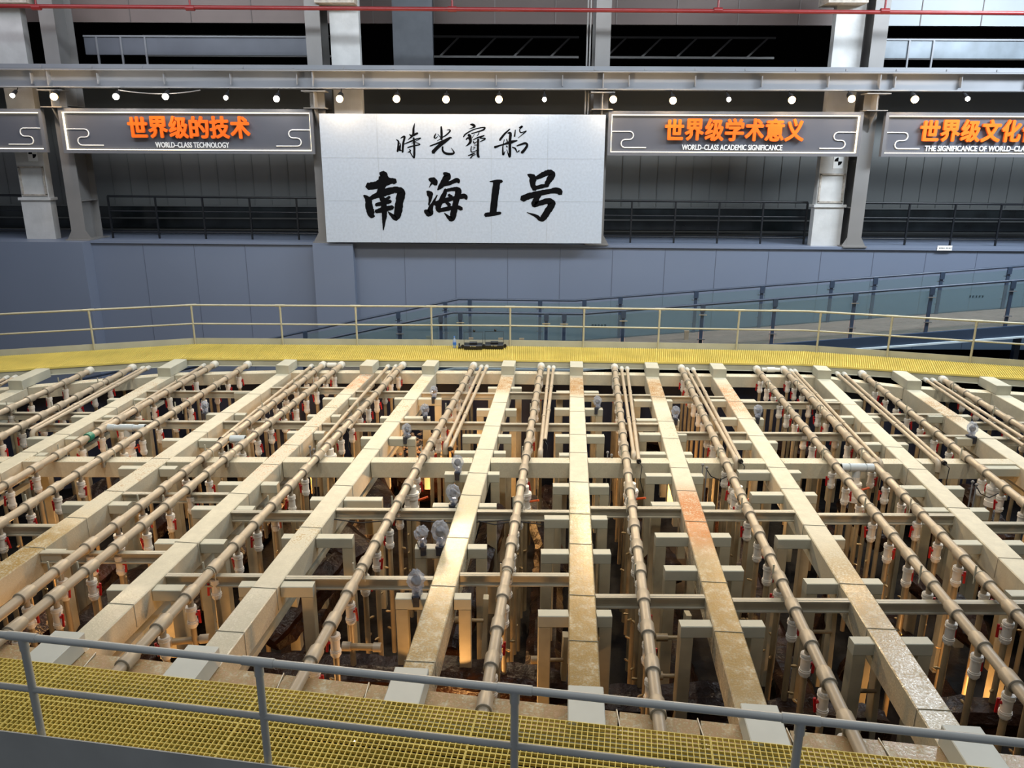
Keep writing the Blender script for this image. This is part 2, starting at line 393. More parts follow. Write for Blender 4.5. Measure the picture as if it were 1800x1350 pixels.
def balustrade(name, label, y, posts, side, marks=()):
    r = thing(name, label, 'balustrade', (0, y, 0))
    b = (0, y, 0)
    t = MB(); t.tube([(p[0], y, p[1]) for p in RNEAR], 0.035, 10); t.build('handrail', M['bluesteel'], r, b)
    for i, x in enumerate(posts):
        zt = poly_y(x, RNEAR); zb = rz_deck(x) - 0.12
        q = MB(); q.box((x, y, (zt + zb) / 2 - 0.02), (0.09, 0.05, zt - zb - 0.06)); q.box((x, y - 0.03, zt - 0.1), (0.13, 0.05, 0.22))
        po = q.build('post', M['bluesteel'], r, b)
        c = MB()
        for dz in (0.28, 0.98):
            c.box((x, y + side * 0.045, zt - dz), (0.22, 0.03, 0.025))
        c.build('glass_clamp', M['chrome'], po, b)
        if i + 1 < len(posts):
            x1 = posts[i + 1]; a0, a1 = x + 0.07, x1 - 0.07
            g = MB(); zz = [(a0, rz_deck(a0) + 0.02), (a1, rz_deck(a1) + 0.02), (a1, poly_y(a1, RNEAR) - 0.10), (a0, poly_y(a0, RNEAR) - 0.10)]
            g.add([(px, y - 0.006, pz) for px, pz in zz] + [(px, y + 0.006, pz) for px, pz in zz], [(0, 1, 2, 3), (7, 6, 5, 4), (0, 4, 5, 1), (1, 5, 6, 2), (2, 6, 7, 3), (3, 7, 4, 0)])
            go = g.build('glass_pane', M['glass'], r, b)
            if i in marks:
                k = MB(); xm = (x + x1) / 2 + 0.15; glyph_row(k, xm, y - 0.012, poly_y(xm, RNEAR) - 0.36, 5, 0.07, random.Random(i)); k.build('printed_notice', M['ink'], go, b)
    return r
nearposts = [-5.9, -3.15, -2.0, -1.45, 0.95, 1.45, 3.1, 5.3, 7.3, 9.5, 11.6, 13.8, 15.9]
balustrade('glass_balustrade', 'near glass balustrade of the ramp, right behind the cream walkway rail', 21.28, nearposts, -1, (3, 5, 10))
farposts = [-6.4, -3.5, -2.05, -1.3, 0.85, 2.2, 3.3, 5.6, 7.6, 9.7, 11.0, 13.0, 15.0, 17]
balustrade('glass_balustrade', 'far glass balustrade of the ramp, against the blue grey wall', 23.42, farposts, 1)
for i, (px, py) in enumerate([(702, 592), (731, 592), (728, 553), (752, 553), (828, 596), (880, 597), (917, 596), (1206, 598)]):
    p = aty(px, py, 23.7 if i in (2, 3) else 22.6)
    zc = rz_deck(p[0]) + 0.12
    q = MB(); q.box((p[0], p[1], zc), (0.12, 0.08, 0.24)); q.box((p[0], p[1], zc + 0.13), (0.14, 0.1, 0.03))
    tag(q.build('wooden_block', M['woodblock'], None, (p[0], p[1], zc - 0.12)), 'small bare wooden block standing on the ramp, %s from the left' % ORD[i], 'block', 'wooden blocks on the ramp')

# ------------------------------------------------------------------ back wall furniture
def ibeam_col(name, label, x, z0, z1, y=24.55, wdt=0.44, dep=1.0):
    r = thing(name, label, 'column', (x, y, z0)); b = (x, y, z0)
    q = MB(); q.box((x, y, (z0 + z1) / 2), (wdt, 0.03, z1 - z0)); q.build('front_flange', M['column'], r, b)
    q = MB(); q.box((x, y + dep / 2, (z0 + z1) / 2), (0.03, dep - 0.03, z1 - z0)); q.build('web', M['column'], r, b)
    q = MB(); q.box((x, y + dep, (z0 + z1) / 2), (wdt, 0.03, z1 - z0)); q.build('back_flange', M['column'], r, b)
    for s in (-1, 1):
        for k in range(int((min(z1, 7) - z0) / 1.4)):
            q = MB(); q.box((x + s * (wdt / 4 + 0.0075), y + dep / 2, z0 + 1.2 + k * 1.4), (wdt / 2 - 0.015, dep - 0.04, 0.02)); q.build('stiffener', M['column'], r, b)
    if z0 < 4:
        q = MB(); q.box((x, y + dep / 2, z0 + 0.02), (wdt + 0.3, dep + 0.3, 0.04))
        for s in (-1, 1): q.add([(x + s * wdt / 2, y - 0.01, z0 + 0.04), (x + s * (wdt / 2 + 0.15), y - 0.01, z0 + 0.04), (x + s * wdt / 2, y - 0.01, z0 + 0.3), (x + s * wdt / 2, y + 0.01, z0 + 0.04), (x + s * (wdt / 2 + 0.15), y + 0.01, z0 + 0.04), (x + s * wdt / 2, y + 0.01, z0 + 0.3)], [(0, 1, 2), (5, 4, 3), (0, 3, 4, 1), (1, 4, 5, 2), (2, 5, 3, 0)])
        q.build('base_plate', M['column'], r, b)
    # corbel carrying the girder
    q = MB(); q.box((x, 24.3, 6.5), (0.62, 0.48, 0.025)); q.box((x, 24.3, 6.97), (0.7, 0.48, 0.03)); q.box((x, 24.33, 6.74), (0.03, 0.4, 0.45))
    q.add([(x - .012, 24.52, 6.49), (x - .012, 24.08, 6.49), (x - .012, 24.52, 5.9), (x + .012, 24.52, 6.49), (x + .012, 24.08, 6.49), (x + .012, 24.52, 5.9)], [(0, 1, 2), (5, 4, 3), (0, 3, 4, 1), (1, 4, 5, 2), (2, 5, 3, 0)])
    q.build('corbel', M['column'], r, b)
    return r
ibeam_col('steel_column', 'grey steel column standing on the ledge, left of the title board', -13.57, ledge_z(-13.57), 10.5)
ibeam_col('steel_column', 'grey steel column whose foot is hidden behind the title board, left end', -5.85, ledge_z(-5.8), 10.5)
ibeam_col('steel_column', 'grey steel column whose foot is hidden behind the title board, right end', 2.62, ledge_z(2.6), 10.5)
ibeam_col('steel_column', 'grey steel column standing on the ledge between the two right signs', 10.69, ledge_z(10.7), 10.5)

gd = thing('crane_girder', 'long grey steel girder running along the whole back wall above the signs', 'girder', (0, 24.3, 7.04)); gB = (0, 24.3, 7.04)
for nm, d in (('top_flange', ((0, 24.25, 7.53), (48, 0.42, 0.035))), ('bottom_flange', ((0, 24.25, 7.055), (48, 0.36, 0.03))), ('web', ((0, 24.3, 7.29), (48, 0.025, 0.45))), ('rail', ((0, 24.25, 7.63), (48, 0.1, 0.12)))):
    q = MB(); q.box(*d); q.build(nm, M['girder'], gd, gB)
for i in range(22):
    x = -19.9 + i * 1.94; q = MB(); q.box((x, 24.21, 7.29), (0.018, 0.16, 0.3)); q.build('stiffener', M['girder'], gd, gB)
for x in (-13.57, -5.85, 2.62, 10.69):
    q = MB(); q.box((x, 24.19, 7.29), (0.025, 0.2, 0.44)); q.build('end_plate', M['girder'], gd, gB)
for i in range(30):
    x = -21 + i * 1.46; q = MB(); q.box((x, 24.09, 7.6), (0.05, 0.05, 0.06)); q.build('rail_clip', M['girder'], gd, gB)

def pillar(label, x, yb=24.85, panel=True, low=True):
    z0 = ledge_z(x); r = thing('concrete_pillar', label, 'pillar', (x, yb, z0)); b = (x, yb, z0)
    if low:
        q = MB(); q.box((x, yb + 0.15, z0 + 0.6), (0.92, 0.30, 1.2)); q.build('plinth', M['pillar'], r, b)
        q = MB(); q.box((x, yb + 0.15, z0 + 1.24), (1.02, 0.40, 0.08)); q.build('moulding', M['pillar'], r, b)
    q = MB(); zz = z0 + (1.28 if low else 0); q.box((x, yb + 0.18, (zz + 11) / 2), (0.86, 0.28, 11 - zz)); q.build('shaft', M['pillar'], r, b)
    if panel:
        q = MB(); zc = z0 + 1.78; yf = yb + 0.025
        for dx, dz, sx, sz in ((0, .42, .78, .05), (0, -.42, .78, .05), (-.365, 0, .05, .84), (.365, 0, .05, .84)): q.box((x + dx, yf, zc + dz), (sx, 0.05, sz))
        q.build('panel_frame', M['pillar_worn'], r, b)
        q = MB(); q.box((x + 0.12, yb + 0.036, z0 + 2.54), (0.3, 0.008, 0.34)); st = q.build('survey_target', M['signwhite'], r, b)
        q = MB(); n = 8; c = (x + 0.12, yb + 0.028, z0 + 2.58)
        for q0 in (90, 270):
            q.add([c] + [(c[0] + 0.12 * math.cos(math.radians(q0 + 90 * k / n)), c[1], c[2] + 0.12 * math.sin(math.radians(q0 + 90 * k / n))) for k in range(n + 1)], [(0, k + 1, k) for k in range(1, n + 1)])
        q.build('target_quadrant', M['ink'], st, b)
    return r
pillar('whitewashed concrete pillar with survey target beside the left grey steel column', -14.95)
pillar('whitewashed concrete pillar rising behind the upper left corner of the title board', -5.0, panel=False)
pillar('whitewashed concrete pillar with survey target under the right world-class academic sign', 9.93)

def railing(label, x0, x1, y=25.3):
    r = thing('gallery_railing', label, 'railing', (x0, y, ledge_z(x0))); b = (x0, y, ledge_z(x0))
    for nm, h, rad in (('top_rail', 1.32, .035), ('mid_rail', 0.86, .022), ('bottom_rail', 0.2, .022)):
        q = MB(); q.tube([(x0, y, ledge_z(x0) + h), (x1, y, ledge_z(x1) + h)], rad, 8); q.build(nm, M['black'], r, b)
    n = max(2, int(round((x1 - x0) / 1.5)))
    for i in range(n + 1):
        x = x0 + (x1 - x0) * i / n; q = MB(); q.box((x, y, ledge_z(x) + 0.66), (0.05, 0.05, 1.32)); q.build('post', M['black'], r, b)
railing('black gallery railing at the far left edge of the photo', -20, -15.5)
railing('black gallery railing between the left steel column and the title board', -12.9, -5.4)
railing('black gallery railing between the title board and the right white pillar', 2.4, 9.4)
railing('black gallery railing right of the rightmost steel column', 11.2, 20)

# ---- letters
def text_mesh(body, size, extrude, bold=0.0, width=None):
    cu = bpy.data.curves.new('letters', 'FONT'); cu.body = body; cu.size = size; cu.extrude = extrude
    cu.align_x = 'CENTER'; cu.align_y = 'CENTER'; cu.resolution_u = 3
    o = bpy.data.objects.new('letters', cu); COL.objects.link(o)
    bpy.context.view_layer.update()
    me = bpy.data.meshes.new_from_object(o.evaluated_get(bpy.context.evaluated_depsgraph_get()))
    bpy.data.objects.remove(o); bpy.data.curves.remove(cu)
    v = np.array([q.co[:] for q in me.vertices])
    c = (v.min(0) + v.max(0)) / 2; wd_ = v[:, 0].max() - v[:, 0].min(); hh = v[:, 1].max() - v[:, 1].min()
    k = (width / wd_) if width else 1.0
    vs = [((q[0] - c[0]) * k, -q[2], q[1] - c[1]) for q in v]; fs = [tuple(pp.vertices) for pp in me.polygons]
    mb = MB()
    for n_, (ax, az) in enumerate(((0, 0), (1, 0), (-1, 0), (0, 1), (0, -1), (.7, .7), (-.7, .7), (.7, -.7), (-.7, -.7)) if bold else ((0, 0),)):
        mb.add([(x + ax * bold, y + n_ * 0.0004, z + az * bold) for x, y, z in vs], fs)
    m2 = bpy.data.meshes.new('letters'); m2.from_pydata(mb.v, [], mb.f); bpy.data.meshes.remove(me)
    return m2, hh
def place(me, name, m, parent, loc):
    me.materials.clear(); me.materials.append(m); o = bpy.data.objects.new(name, me); COL.objects.link(o); o.parent = parent; o.location = loc; return o

SY = 24.25
def sign(label, x0, x1, z0, z1, chars, cx, cw, eng, ecx, ew, left_orn=True, right_orn=True):
    xc, zc = (x0 + x1) / 2, (z0 + z1) / 2
    r = thing('hanging_sign', label, 'sign', (xc, SY, z0)); b = (xc, SY, z0)
    q = MB(); q.box((xc, SY + 0.06, zc), (x1 - x0 - 0.2, 0.05, z1 - z0 - 0.2)); q.build('face_panel', M['signface'], r, b)
    fr = MB(); w_ = 0.095
    fr.box((xc, SY, z1 - w_ / 2), (x1 - x0, 0.16, w_)); fr.box((xc, SY, z0 + w_ / 2), (x1 - x0, 0.16, w_))
    fr.box((x0 + w_ / 2, SY, zc), (w_, 0.16, z1 - z0 - 2 * w_)); fr.box((x1 - w_ / 2, SY, zc), (w_, 0.16, z1 - z0 - 2 * w_)); fr.build('frame', M['silver'], r, b)
    le = MB(); e = w_ + 0.012
    le.box((xc, SY + 0.0, z1 - e), (x1 - x0 - 2 * e, 0.03, 0.022)); le.box((xc, SY + 0.0, z0 + e), (x1 - x0 - 2 * e, 0.03, 0.022))
    le.box((x0 + e, SY + 0.0, zc), (0.022, 0.03, z1 - z0 - 2 * e)); le.box((x1 - e, SY + 0.0, zc), (0.022, 0.03, z1 - z0 - 2 * e)); le.build('light_strip', M['led'], r, b)
    for side, on in ((1, left_orn), (-1, right_orn)):
        if not on: continue
        xe = x0 + 0.10 if side == 1 else x1 - 0.10; p = []
        def P(dx, dz): return (xe + side * dx, SY + 0.02, z0 + dz)
        p = [P(0, .69), P(.56, .69)] + [P(.56 + .115 * math.sin(a * PI / 6), .575 + .115 * math.cos(a * PI / 6)) for a in range(1, 6)] + [P(.56, .46), P(.43, .46)]
        p += [P(.43 - .115 * math.sin(a * PI / 6), .345 + .115 * math.cos(a * PI / 6)) for a in range(1, 6)] + [P(.43, .23), P(1.07, .23)]
        t = MB(); t.tube(p, 0.018, 6); t.build('cloud_ornament', M['signwhite'], r, b)
    if chars:
        n = len(chars); pitch = cw / n
        for i, ch in enumerate(chars):
            me, hh = text_mesh(ch, 0.65, 0.035, 0.023, pitch * 0.88)
            place(me, 'sign_character', M['signorange'], r, (cx - cw / 2 + pitch * (i + .5) - xc, -0.06, zc + 0.115 - z0))
        me, hh = text_mesh(eng, 0.215, 0.008, 0.004, ew)
        place(me, 'sign_lettering', M['signwhite'], r, (ecx - xc, 0.0, zc - 0.385 - z0))
    return r
def sx(px, y=230): return aty(px, y, SY)[0]
sign('slate sign with lit border and no lettering, cut by the left photo edge', -21.0, -13.95, 5.22, 6.45, '', 0, 0, '', 0, 0)
sign('slate sign with orange characters over WORLD-CLASS TECHNOLOGY left of the title board', -13.45, -5.93, 5.2, 6.47, '世界级的技术', sx(334), sx(441) - sx(226), 'WORLD–CLASS TECHNOLOGY', sx(338, 255), sx(403, 255) - sx(274, 255))
sign('slate sign with orange characters over WORLD-CLASS ACADEMIC SIGNIFICANCE right of the title board', 2.82, 10.36, 5.2, 6.46, '世界级学术意义', sx(1290), sx(1413) - sx(1167), 'WORLD–CLASS ACADEMIC SIGNIFICANCE', sx(1287, 259), sx(1375, 259) - sx(1199, 259))
sign('slate sign with orange characters over SIGNIFICANCE OF WORLD-CLASS, cut by right photo edge', 11.02, 18.6, 5.2, 6.46, '世界级文化价值', sx(1615) + (sx(1722) - sx(1615)) / 3 * 3.5, (sx(1722) - sx(1615)) / 3 * 7, 'THE SIGNIFICANCE OF WORLD–CLASS CULTURE', sx(1626, 259) + 2.0, 4.0)

# ---- title board with brush writing
BY = 24.12
tb = thing('title_board', 'big pale stone title board with black brush characters on the back wall', 'board', (-1.5, BY, 2.6)); bB = (-1.5, BY, 2.6)
q = MB(); q.box((-1.5, BY + 0.05, 4.475), (8.46, 0.1, 3.75)); q.build('panel', M['board'], tb, bB)
q = MB()
for i in range(1, 5): q.box((-5.73 + 8.46 * i / 5, BY - 0.001, 4.475), (0.012, 0.004, 3.75))
for i in range(1, 3): q.box((-1.5, BY - 0.001, 2.6 + 3.75 * i / 3), (8.46, 0.004, 0.012))
q.build('panel_joint', mat('board_joint', (172, 178, 184), 0.7), tb, bB)
def brush(mb, strokes, ox, oy, sc, rough=0.06, rnd=None):
    k = 0
    for st in strokes:
        pts = np.array(st, float)
        # resample with a Catmull-Rom spline
        P = []
        for i in range(len(pts) - 1):
            p0, p1, p2, p3 = pts[max(i - 1, 0)], pts[i], pts[i + 1], pts[min(i + 2, len(pts) - 1)]
            for t in np.linspace(0, 1, 6, endpoint=False):
                a = 0.5 * ((2 * p1) + (-p0 + p2) * t + (2 * p0 - 5 * p1 + 4 * p2 - p3) * t * t + (-p0 + 3 * p1 - 3 * p2 + p3) * t ** 3)
                P.append(a)
        P.append(pts[-1]); P = np.array(P); P[:, 2] = np.maximum(P[:, 2], 6)
        yy = BY - 0.004 - 0.0006 * k; k += 1; L_, R_ = [], []
        for i, p in enumerate(P):
            d = P[min(i + 1, len(P) - 1)][:2] - P[max(i - 1, 0)][:2]; d = d / max(np.hypot(*d), 1e-6); n = np.array([-d[1], d[0]])
            hw = p[2] / 2
            for S, sg in ((L_, 1), (R_, -1)):
                c = p[:2] + n * sg * hw * (1 + rnd.uniform(-rough, rough))
                w_ = aty(ox + c[0] / sc, oy + c[1] / sc, yy); S.append((w_[0], yy, w_[2]))
        # rounded ends
        e0 = P[0][:2] - (P[1][:2] - P[0][:2]) / max(np.hypot(*(P[1][:2] - P[0][:2])), 1e-6) * P[0][2] * 0.35
        e1 = P[-1][:2] + (P[-1][:2] - P[-2][:2]) / max(np.hypot(*(P[-1][:2] - P[-2][:2])), 1e-6) * P[-1][2] * 0.35
        w0 = aty(ox + e0[0] / sc, oy + e0[1] / sc, yy); w1 = aty(ox + e1[0] / sc, oy + e1[1] / sc, yy)
        n = len(L_); vs = L_ + R_ + [(w0[0], yy, w0[2]), (w1[0], yy, w1[2])]
        fs = [(i, i + 1, n + i + 1, n + i) for i in range(n - 1)] + [(2 * n, 0, n), (2 * n + 1, 2 * n - 1, n - 1)]
        mb.add(vs, fs)
CH = {
 'nan': (620, 280, 8.18, .10, [[(400, 200, 60), (440, 230, 130), (435, 320, 130), (405, 420, 90), (350, 490, 30)], [(215, 390, 100), (330, 372, 110), (450, 330, 120), (560, 310, 90), (610, 325, 80)],
   [(160, 520, 25), (220, 580, 90), (240, 700, 110), (275, 800, 100), (315, 820, 20)], [(240, 570, 50), (330, 525, 80), (480, 470, 110), (620, 440, 90), (700, 480, 120), (672, 600, 115), (652, 750, 115), (620, 845, 80), (545, 790, 45), (505, 750, 10)],
   [(395, 530, 50), (425, 590, 60)], [(530, 540, 40), (460, 600, 60)], [(335, 655, 50), (430, 632, 60), (545, 605, 55)], [(330, 750, 50), (440, 722, 80), (575, 690, 65)], [(440, 560, 70), (450, 700, 85), (455, 800, 75), (448, 900, 50), (440, 1020, 10)]]),
 'hai': (620, 280, 8.18, .10, [[(1100, 285, 40), (1160, 310, 100), (1200, 360, 60)], [(1130, 350, 30), (1100, 405, 8)], [(1070, 460, 30), (1108, 500, 90), (1118, 550, 55), (1095, 660, 20)],
   [(1040, 740, 50), (1100, 770, 110), (1130, 680, 60), (1215, 515, 15)], [(1310, 200, 40), (1362, 240, 100), (1320, 310, 95), (1265, 390, 70), (1220, 440, 20)], [(1270, 372, 50), (1400, 340, 60), (1500, 300, 65), (1525, 335, 40)],
   [(1335, 430, 40), (1318, 500, 70), (1258, 620, 80), (1228, 690, 80), (1240, 745, 60)], [(1320, 455, 40), (1440, 430, 55), (1520, 455, 90), (1488, 600, 85), (1455, 750, 90), (1420, 860, 80), (1320, 775, 15)],
   [(1175, 640, 60), (1300, 600, 70), (1450, 560, 60), (1600, 530, 75), (1635, 570, 40)], [(1230, 740, 55), (1350, 712, 60), (1500, 690, 60), (1565, 715, 60)], [(1380, 510, 40), (1420, 545, 55)], [(1345, 615, 40), (1392, 660, 60)]]),
 'one': (820, 280, 8.18, .06, [[(335, 320, 14), (440, 316, 50), (510, 318, 45)], [(436, 330, 105), (410, 520, 100), (382, 770, 100)], [(270, 800, 60), (380, 787, 60), (490, 772, 40)]]),
 'hao': (820, 280, 8.18, .09, [[(880, 218, 20), (950, 265, 105), (952, 360, 80), (985, 430, 80)], [(1005, 270, 55), (1100, 222, 80), (1190, 190, 85), (1232, 225, 95), (1182, 310, 85), (1140, 390, 60)], [(980, 420, 55), (1080, 390, 60), (1180, 380, 35)],
   [(800, 570, 90), (900, 530, 90), (1050, 490, 80), (1200, 460, 75), (1310, 450, 90), (1355, 490, 80)], [(1045, 490, 90), (1000, 580, 85), (975, 650, 85), (1050, 632, 75), (1170, 602, 90), (1228, 640, 105), (1172, 740, 100), (1105, 840, 95), (1060, 860, 60), (1000, 815, 45), (870, 765, 8)]]),
 'shi': (680, 205, 12.857, .05, [[(215, 520, 22), (262, 565, 40), (252, 700, 42), (242, 790, 45)], [(312, 490, 20), (400, 450, 48), (372, 600, 48), (355, 805, 45)], [(270, 590, 16), (308, 620, 20), (285, 740, 60), (330, 765, 18)], [(628, 150, 10), (602, 280, 48), (588, 420, 50), (478, 522, 14)],
   [(510, 400, 20), (570, 430, 50), (695, 372, 48)], [(390, 620, 18), (560, 550, 35), (680, 502, 28), (765, 490, 20), (560, 605, 12)], [(605, 480, 45), (622, 700, 50), (620, 880, 48), (604, 930, 25), (520, 800, 22), (478, 808, 14)], [(470, 698, 28), (600, 660, 30), (750, 627, 24), (640, 580, 14)], [(508, 740, 22), (532, 775, 30), (480, 808, 14)]]),
 'guang': (680, 205, 12.857, .05, [[(1228, 225, 36), (1235, 350, 52), (1235, 520, 50)], [(1110, 382, 20), (1074, 460, 38), (1105, 488, 25), (1155, 440, 12)], [(1150, 392, 12), (1220, 480, 22)], [(1360, 300, 8), (1420, 300, 26), (1425, 335, 32), (1350, 410, 32), (1270, 462, 25), (1135, 552, 12)],
   [(975, 665, 28), (1150, 600, 40), (1300, 540, 55), (1430, 475, 40), (1468, 490, 12)], [(1430, 490, 30), (1300, 570, 75), (1150, 690, 80), (1040, 810, 85)], [(1262, 680, 36), (1262, 760, 44), (1310, 820, 50), (1420, 842, 55), (1518, 818, 40), (1455, 708, 8)]]),
 'bao': (800, 205, 12.857, .05, [[(345, 178, 28), (405, 188, 62), (440, 232, 42), (318, 278, 8)], [(190, 462, 28), (232, 400, 35), (400, 300, 28), (560, 256, 25), (670, 250, 38), (640, 298, 38), (520, 340, 30), (370, 385, 24)], [(300, 420, 70), (335, 440, 60), (340, 580, 62), (240, 672, 10)],
   [(248, 520, 28), (300, 480, 40), (350, 560, 40)], [(440, 392, 10), (385, 480, 14)], [(545, 345, 14), (520, 410, 20), (485, 440, 8)], [(400, 530, 16), (520, 470, 32), (660, 428, 22), (560, 482, 24), (680, 492, 28), (640, 530, 30), (560, 568, 12)], [(410, 560, 28), (432, 600, 25), (500, 560, 16)],
   [(520, 510, 48), (515, 700, 52), (512, 860, 60), (540, 915, 50)], [(428, 642, 12), (520, 640, 20)], [(366, 665, 18), (360, 780, 26), (400, 800, 20), (500, 758, 18)], [(400, 690, 12), (450, 692, 14), (400, 745, 12)], [(295, 882, 20), (380, 850, 35), (455, 818, 16)], [(348, 936, 30), (400, 880, 25), (460, 855, 16)]]),
 'chuan': (800, 205, 12.857, .05, [[(1240, 280, 26), (1130, 380, 45), (1032, 500, 50), (1012, 540, 40)], [(1190, 375, 28), (1250, 382, 60), (1238, 560, 62), (1238, 860, 58), (1222, 900, 34), (1165, 745, 14)], [(1112, 518, 16), (1080, 680, 25), (1086, 860, 44), (1130, 778, 8)],
   [(895, 692, 58), (1080, 632, 34), (1250, 580, 75), (1405, 540, 24)], [(1165, 508, 16), (1178, 560, 32)], [(1160, 660, 28), (1178, 690, 30)], [(1362, 300, 22), (1345, 450, 34)], [(1450, 250, 30), (1515, 222, 45), (1462, 285, 22), (1472, 350, 30), (1520, 355, 24), (1610, 322, 18), (1560, 372, 24), (1420, 486, 8)],
   [(1292, 690, 26), (1360, 722, 35), (1400, 800, 22), (1450, 768, 30)], [(1395, 662, 28), (1500, 622, 42), (1590, 602, 50), (1628, 650, 52), (1560, 760, 62), (1505, 815, 55)]]),
}
rr = random.Random(3)
for nm, (ox, oy, sc, rg, stk) in CH.items():
    q = MB(); brush(q, stk, ox, oy, sc, rg, rr); q.build('brush_character', M['ink'], tb, bB)

# ---- spotlights under the girder
SPOTS = [(22, 168, 0), (95, 170, 1), (204, 170, 2), (291, 170, 2), (397, 172, 0), (486, 174, 2), (597, 174, 1), (697, 174, 1), (784, 175, 1), (877, 175, 1), (957, 175, 0), (1078, 175, 1), (1183, 177, 1), (1281, 175, 0), (1392, 176, 1), (1497, 174, 1), (1608, 175, 1), (1701, 174, 0)]
WHERE = ['leftmost cut sign', 'left steel column', 'technology sign', 'technology sign', 'technology sign', 'technology sign', 'title board', 'title board', 'title board', 'title board', 'title board', 'academic sign', 'academic sign', 'academic sign', 'academic sign', 'academic sign', 'rightmost sign', 'rightmost sign']
for i, (px, py, k) in enumerate(SPOTS):
    p = aty(px, py, 23.86); rad = (0.062, 0.10, 0.085)[k]
    r = thing('spotlight', '%s spotlight glowing under the girder above the %s, %s from left' % (('small white', 'large warm', 'pale bright')[k], WHERE[i], ORD[i]), 'lamp', p, 0, 'spotlights under the girder')
    q = MB(); q.tube([(p[0], p[1] + 0.03, p[2] + 0.02), (p[0], p[1] + 0.2, p[2] + 0.14)], [rad * 1.1, rad * 0.8], 12); q.build('housing', M['black'], r, p)
    q = MB(); q.ball((p[0], p[1] - 0.01, p[2]), rad); q.build('lens', M['lampwarm'] if k == 1 else M['lampwhite'], r, p)
    q = MB(); q.tube([(p[0], p[1] + 0.16, p[2] + 0.1), (p[0], p[1] + 0.3, 7.0), (p[0], p[1] + 0.3, 7.045)], 0.015, 6); q.build('hanger', M['black'], r, p)
    l = light('bulb', 'POINT', (0, -0.16, -0.02), (8, 42, 22)[k], (1.0, 0.72, 0.42) if k == 1 else (1.0, 0.9, 0.76), shadow_soft_size=0.06); l.parent = r
    if k:
        l = light('beam_bulb', 'SPOT', (0, -0.12, 0), (0, 1000, 480)[k], (1.0, 0.74, 0.44) if k == 1 else (1.0, 0.92, 0.8), None, spot_size=math.radians(75), spot_blend=0.7, shadow_soft_size=0.09); l.parent = r
        l.rotation_euler = (Vector((p[0] * .8, 10.5, 0)) - Vector(tuple(p))).to_track_quat('-Z', 'Y').to_euler()

# ---- upper storey bits
q = MB()
q.tube([(-24, 23.6, 9.14), (24, 23.6, 9.02)], 0.055, 10)
fp = thing('fire_pipe', 'thin red fire pipe running along the whole top of the hall', 'pipe', (0, 23.6, 9.1)); q.build('main_pipe', M['redpipe'], fp, (0, 23.6, 9.1))
for px in (65, 335, 795, 1262, 1555):
    p = aty(px, 20, 23.6); q = MB(); q.tube([(p[0], 23.6, 9.08), (p[0], 23.6, 10.4)], 0.03, 8); q.build('riser', M['redpipe'], fp, (0, 23.6, 9.1))
    q = MB(); q.tube([(p[0] - .12, 23.6, 9.085), (p[0] + .12, 23.6, 9.085)], 0.075, 10); q.build('fitting', M['redpipe'], fp, (0, 23.6, 9.1))
def parapet(label, x0, x1, m):
    r = thing('parapet_panel', label, 'parapet', (x0, 26, 8.1)); b = (x0, 26, 8.1)
    q = MB(); q.box(((x0 + x1) / 2, 26, 8.4), (x1 - x0, 0.08, 0.5)); q.build('sheet', m, r, b)
    q = MB(); q.box(((x0 + x1) / 2, 25.98, 8.68), (x1 - x0, 0.12, 0.05)); q.build('cap', M['girder'], r, b)
    for k in range(3):
        q = MB(); q.box((x0 + 0.4 + k * 0.75, 25.94, 8.16), (0.05, 0.05, 1.02)); q.build('upright', M['girder'], r, b)
parapet('blue grey parapet panel above the girder on the left', -13.3, -6.3, mat('parapet_blue', (106, 110, 118), 0.3, 0.2, 0.15, 0.8))
parapet('pale weathered parapet panel above the girder on the right', 11.1, 18.5, mat('parapet_pale', (112, 122, 130), 0.4, 0, 0.3, 1.2))
for i, (px, x2, lab) in enumerate([(725, 762, 'dark grey post behind the girder above the title board')]):
    a, c = aty(690, 60, 26)[0], aty(760, 60, 26)[0]; q = MB(); q.box(((a + c) / 2, 26.2, 9.32), (c - a, 0.3, 3.3)); tag(q.build('wide_post', mat('slate_post', (74, 78, 84), 0.6), None, ((a + c) / 2, 26.2, 7.4)), lab, 'post')
for i, (a, c) in enumerate([(-13, -6.2), (-4.2, 2.3), (3.0, 9.2), (11.2, 19)]):
    r = thing('roof_truss', 'dim grey roof truss in the dark opening, %s bay from the left' % ORD[i], 'truss', (a, 29.5, 8.0), 0, 'roof trusses'); b = (a, 29.5, 8.0)
    for z in (8.55, 9.2):
        q = MB(); q.box(((a + c) / 2, 29.5, z), (c - a, 0.12, 0.07)); q.build('chord', M['column'], r, b)
    n = 5
    for k in range(n):
        x = a + (c - a) * (k + .5) / n; q = MB(); q.bar((x - .35, 29.45, 8.55), (x + .35, 29.45, 9.2), 0.06, 0.06); q.build('diagonal', M['column'], r, b)
for px in (590, 1487, 18):
    p = aty(px, 4, 24.6); q = MB(); q.box((p[0], 24.8, p[2] + 0.1), (1.15, 0.8, 0.28)); q.box((p[0], 24.8, p[2] + 0.5), (1.3, 0.9, 0.5))
    tag(q.build('pillar_bracket', M['pillar_worn'], None, (p[0], 24.8, p[2])), 'pale bracket at the top of the %s white pillar' % {590: 'middle', 1487: 'right', 18: 'left'}[px], 'bracket')
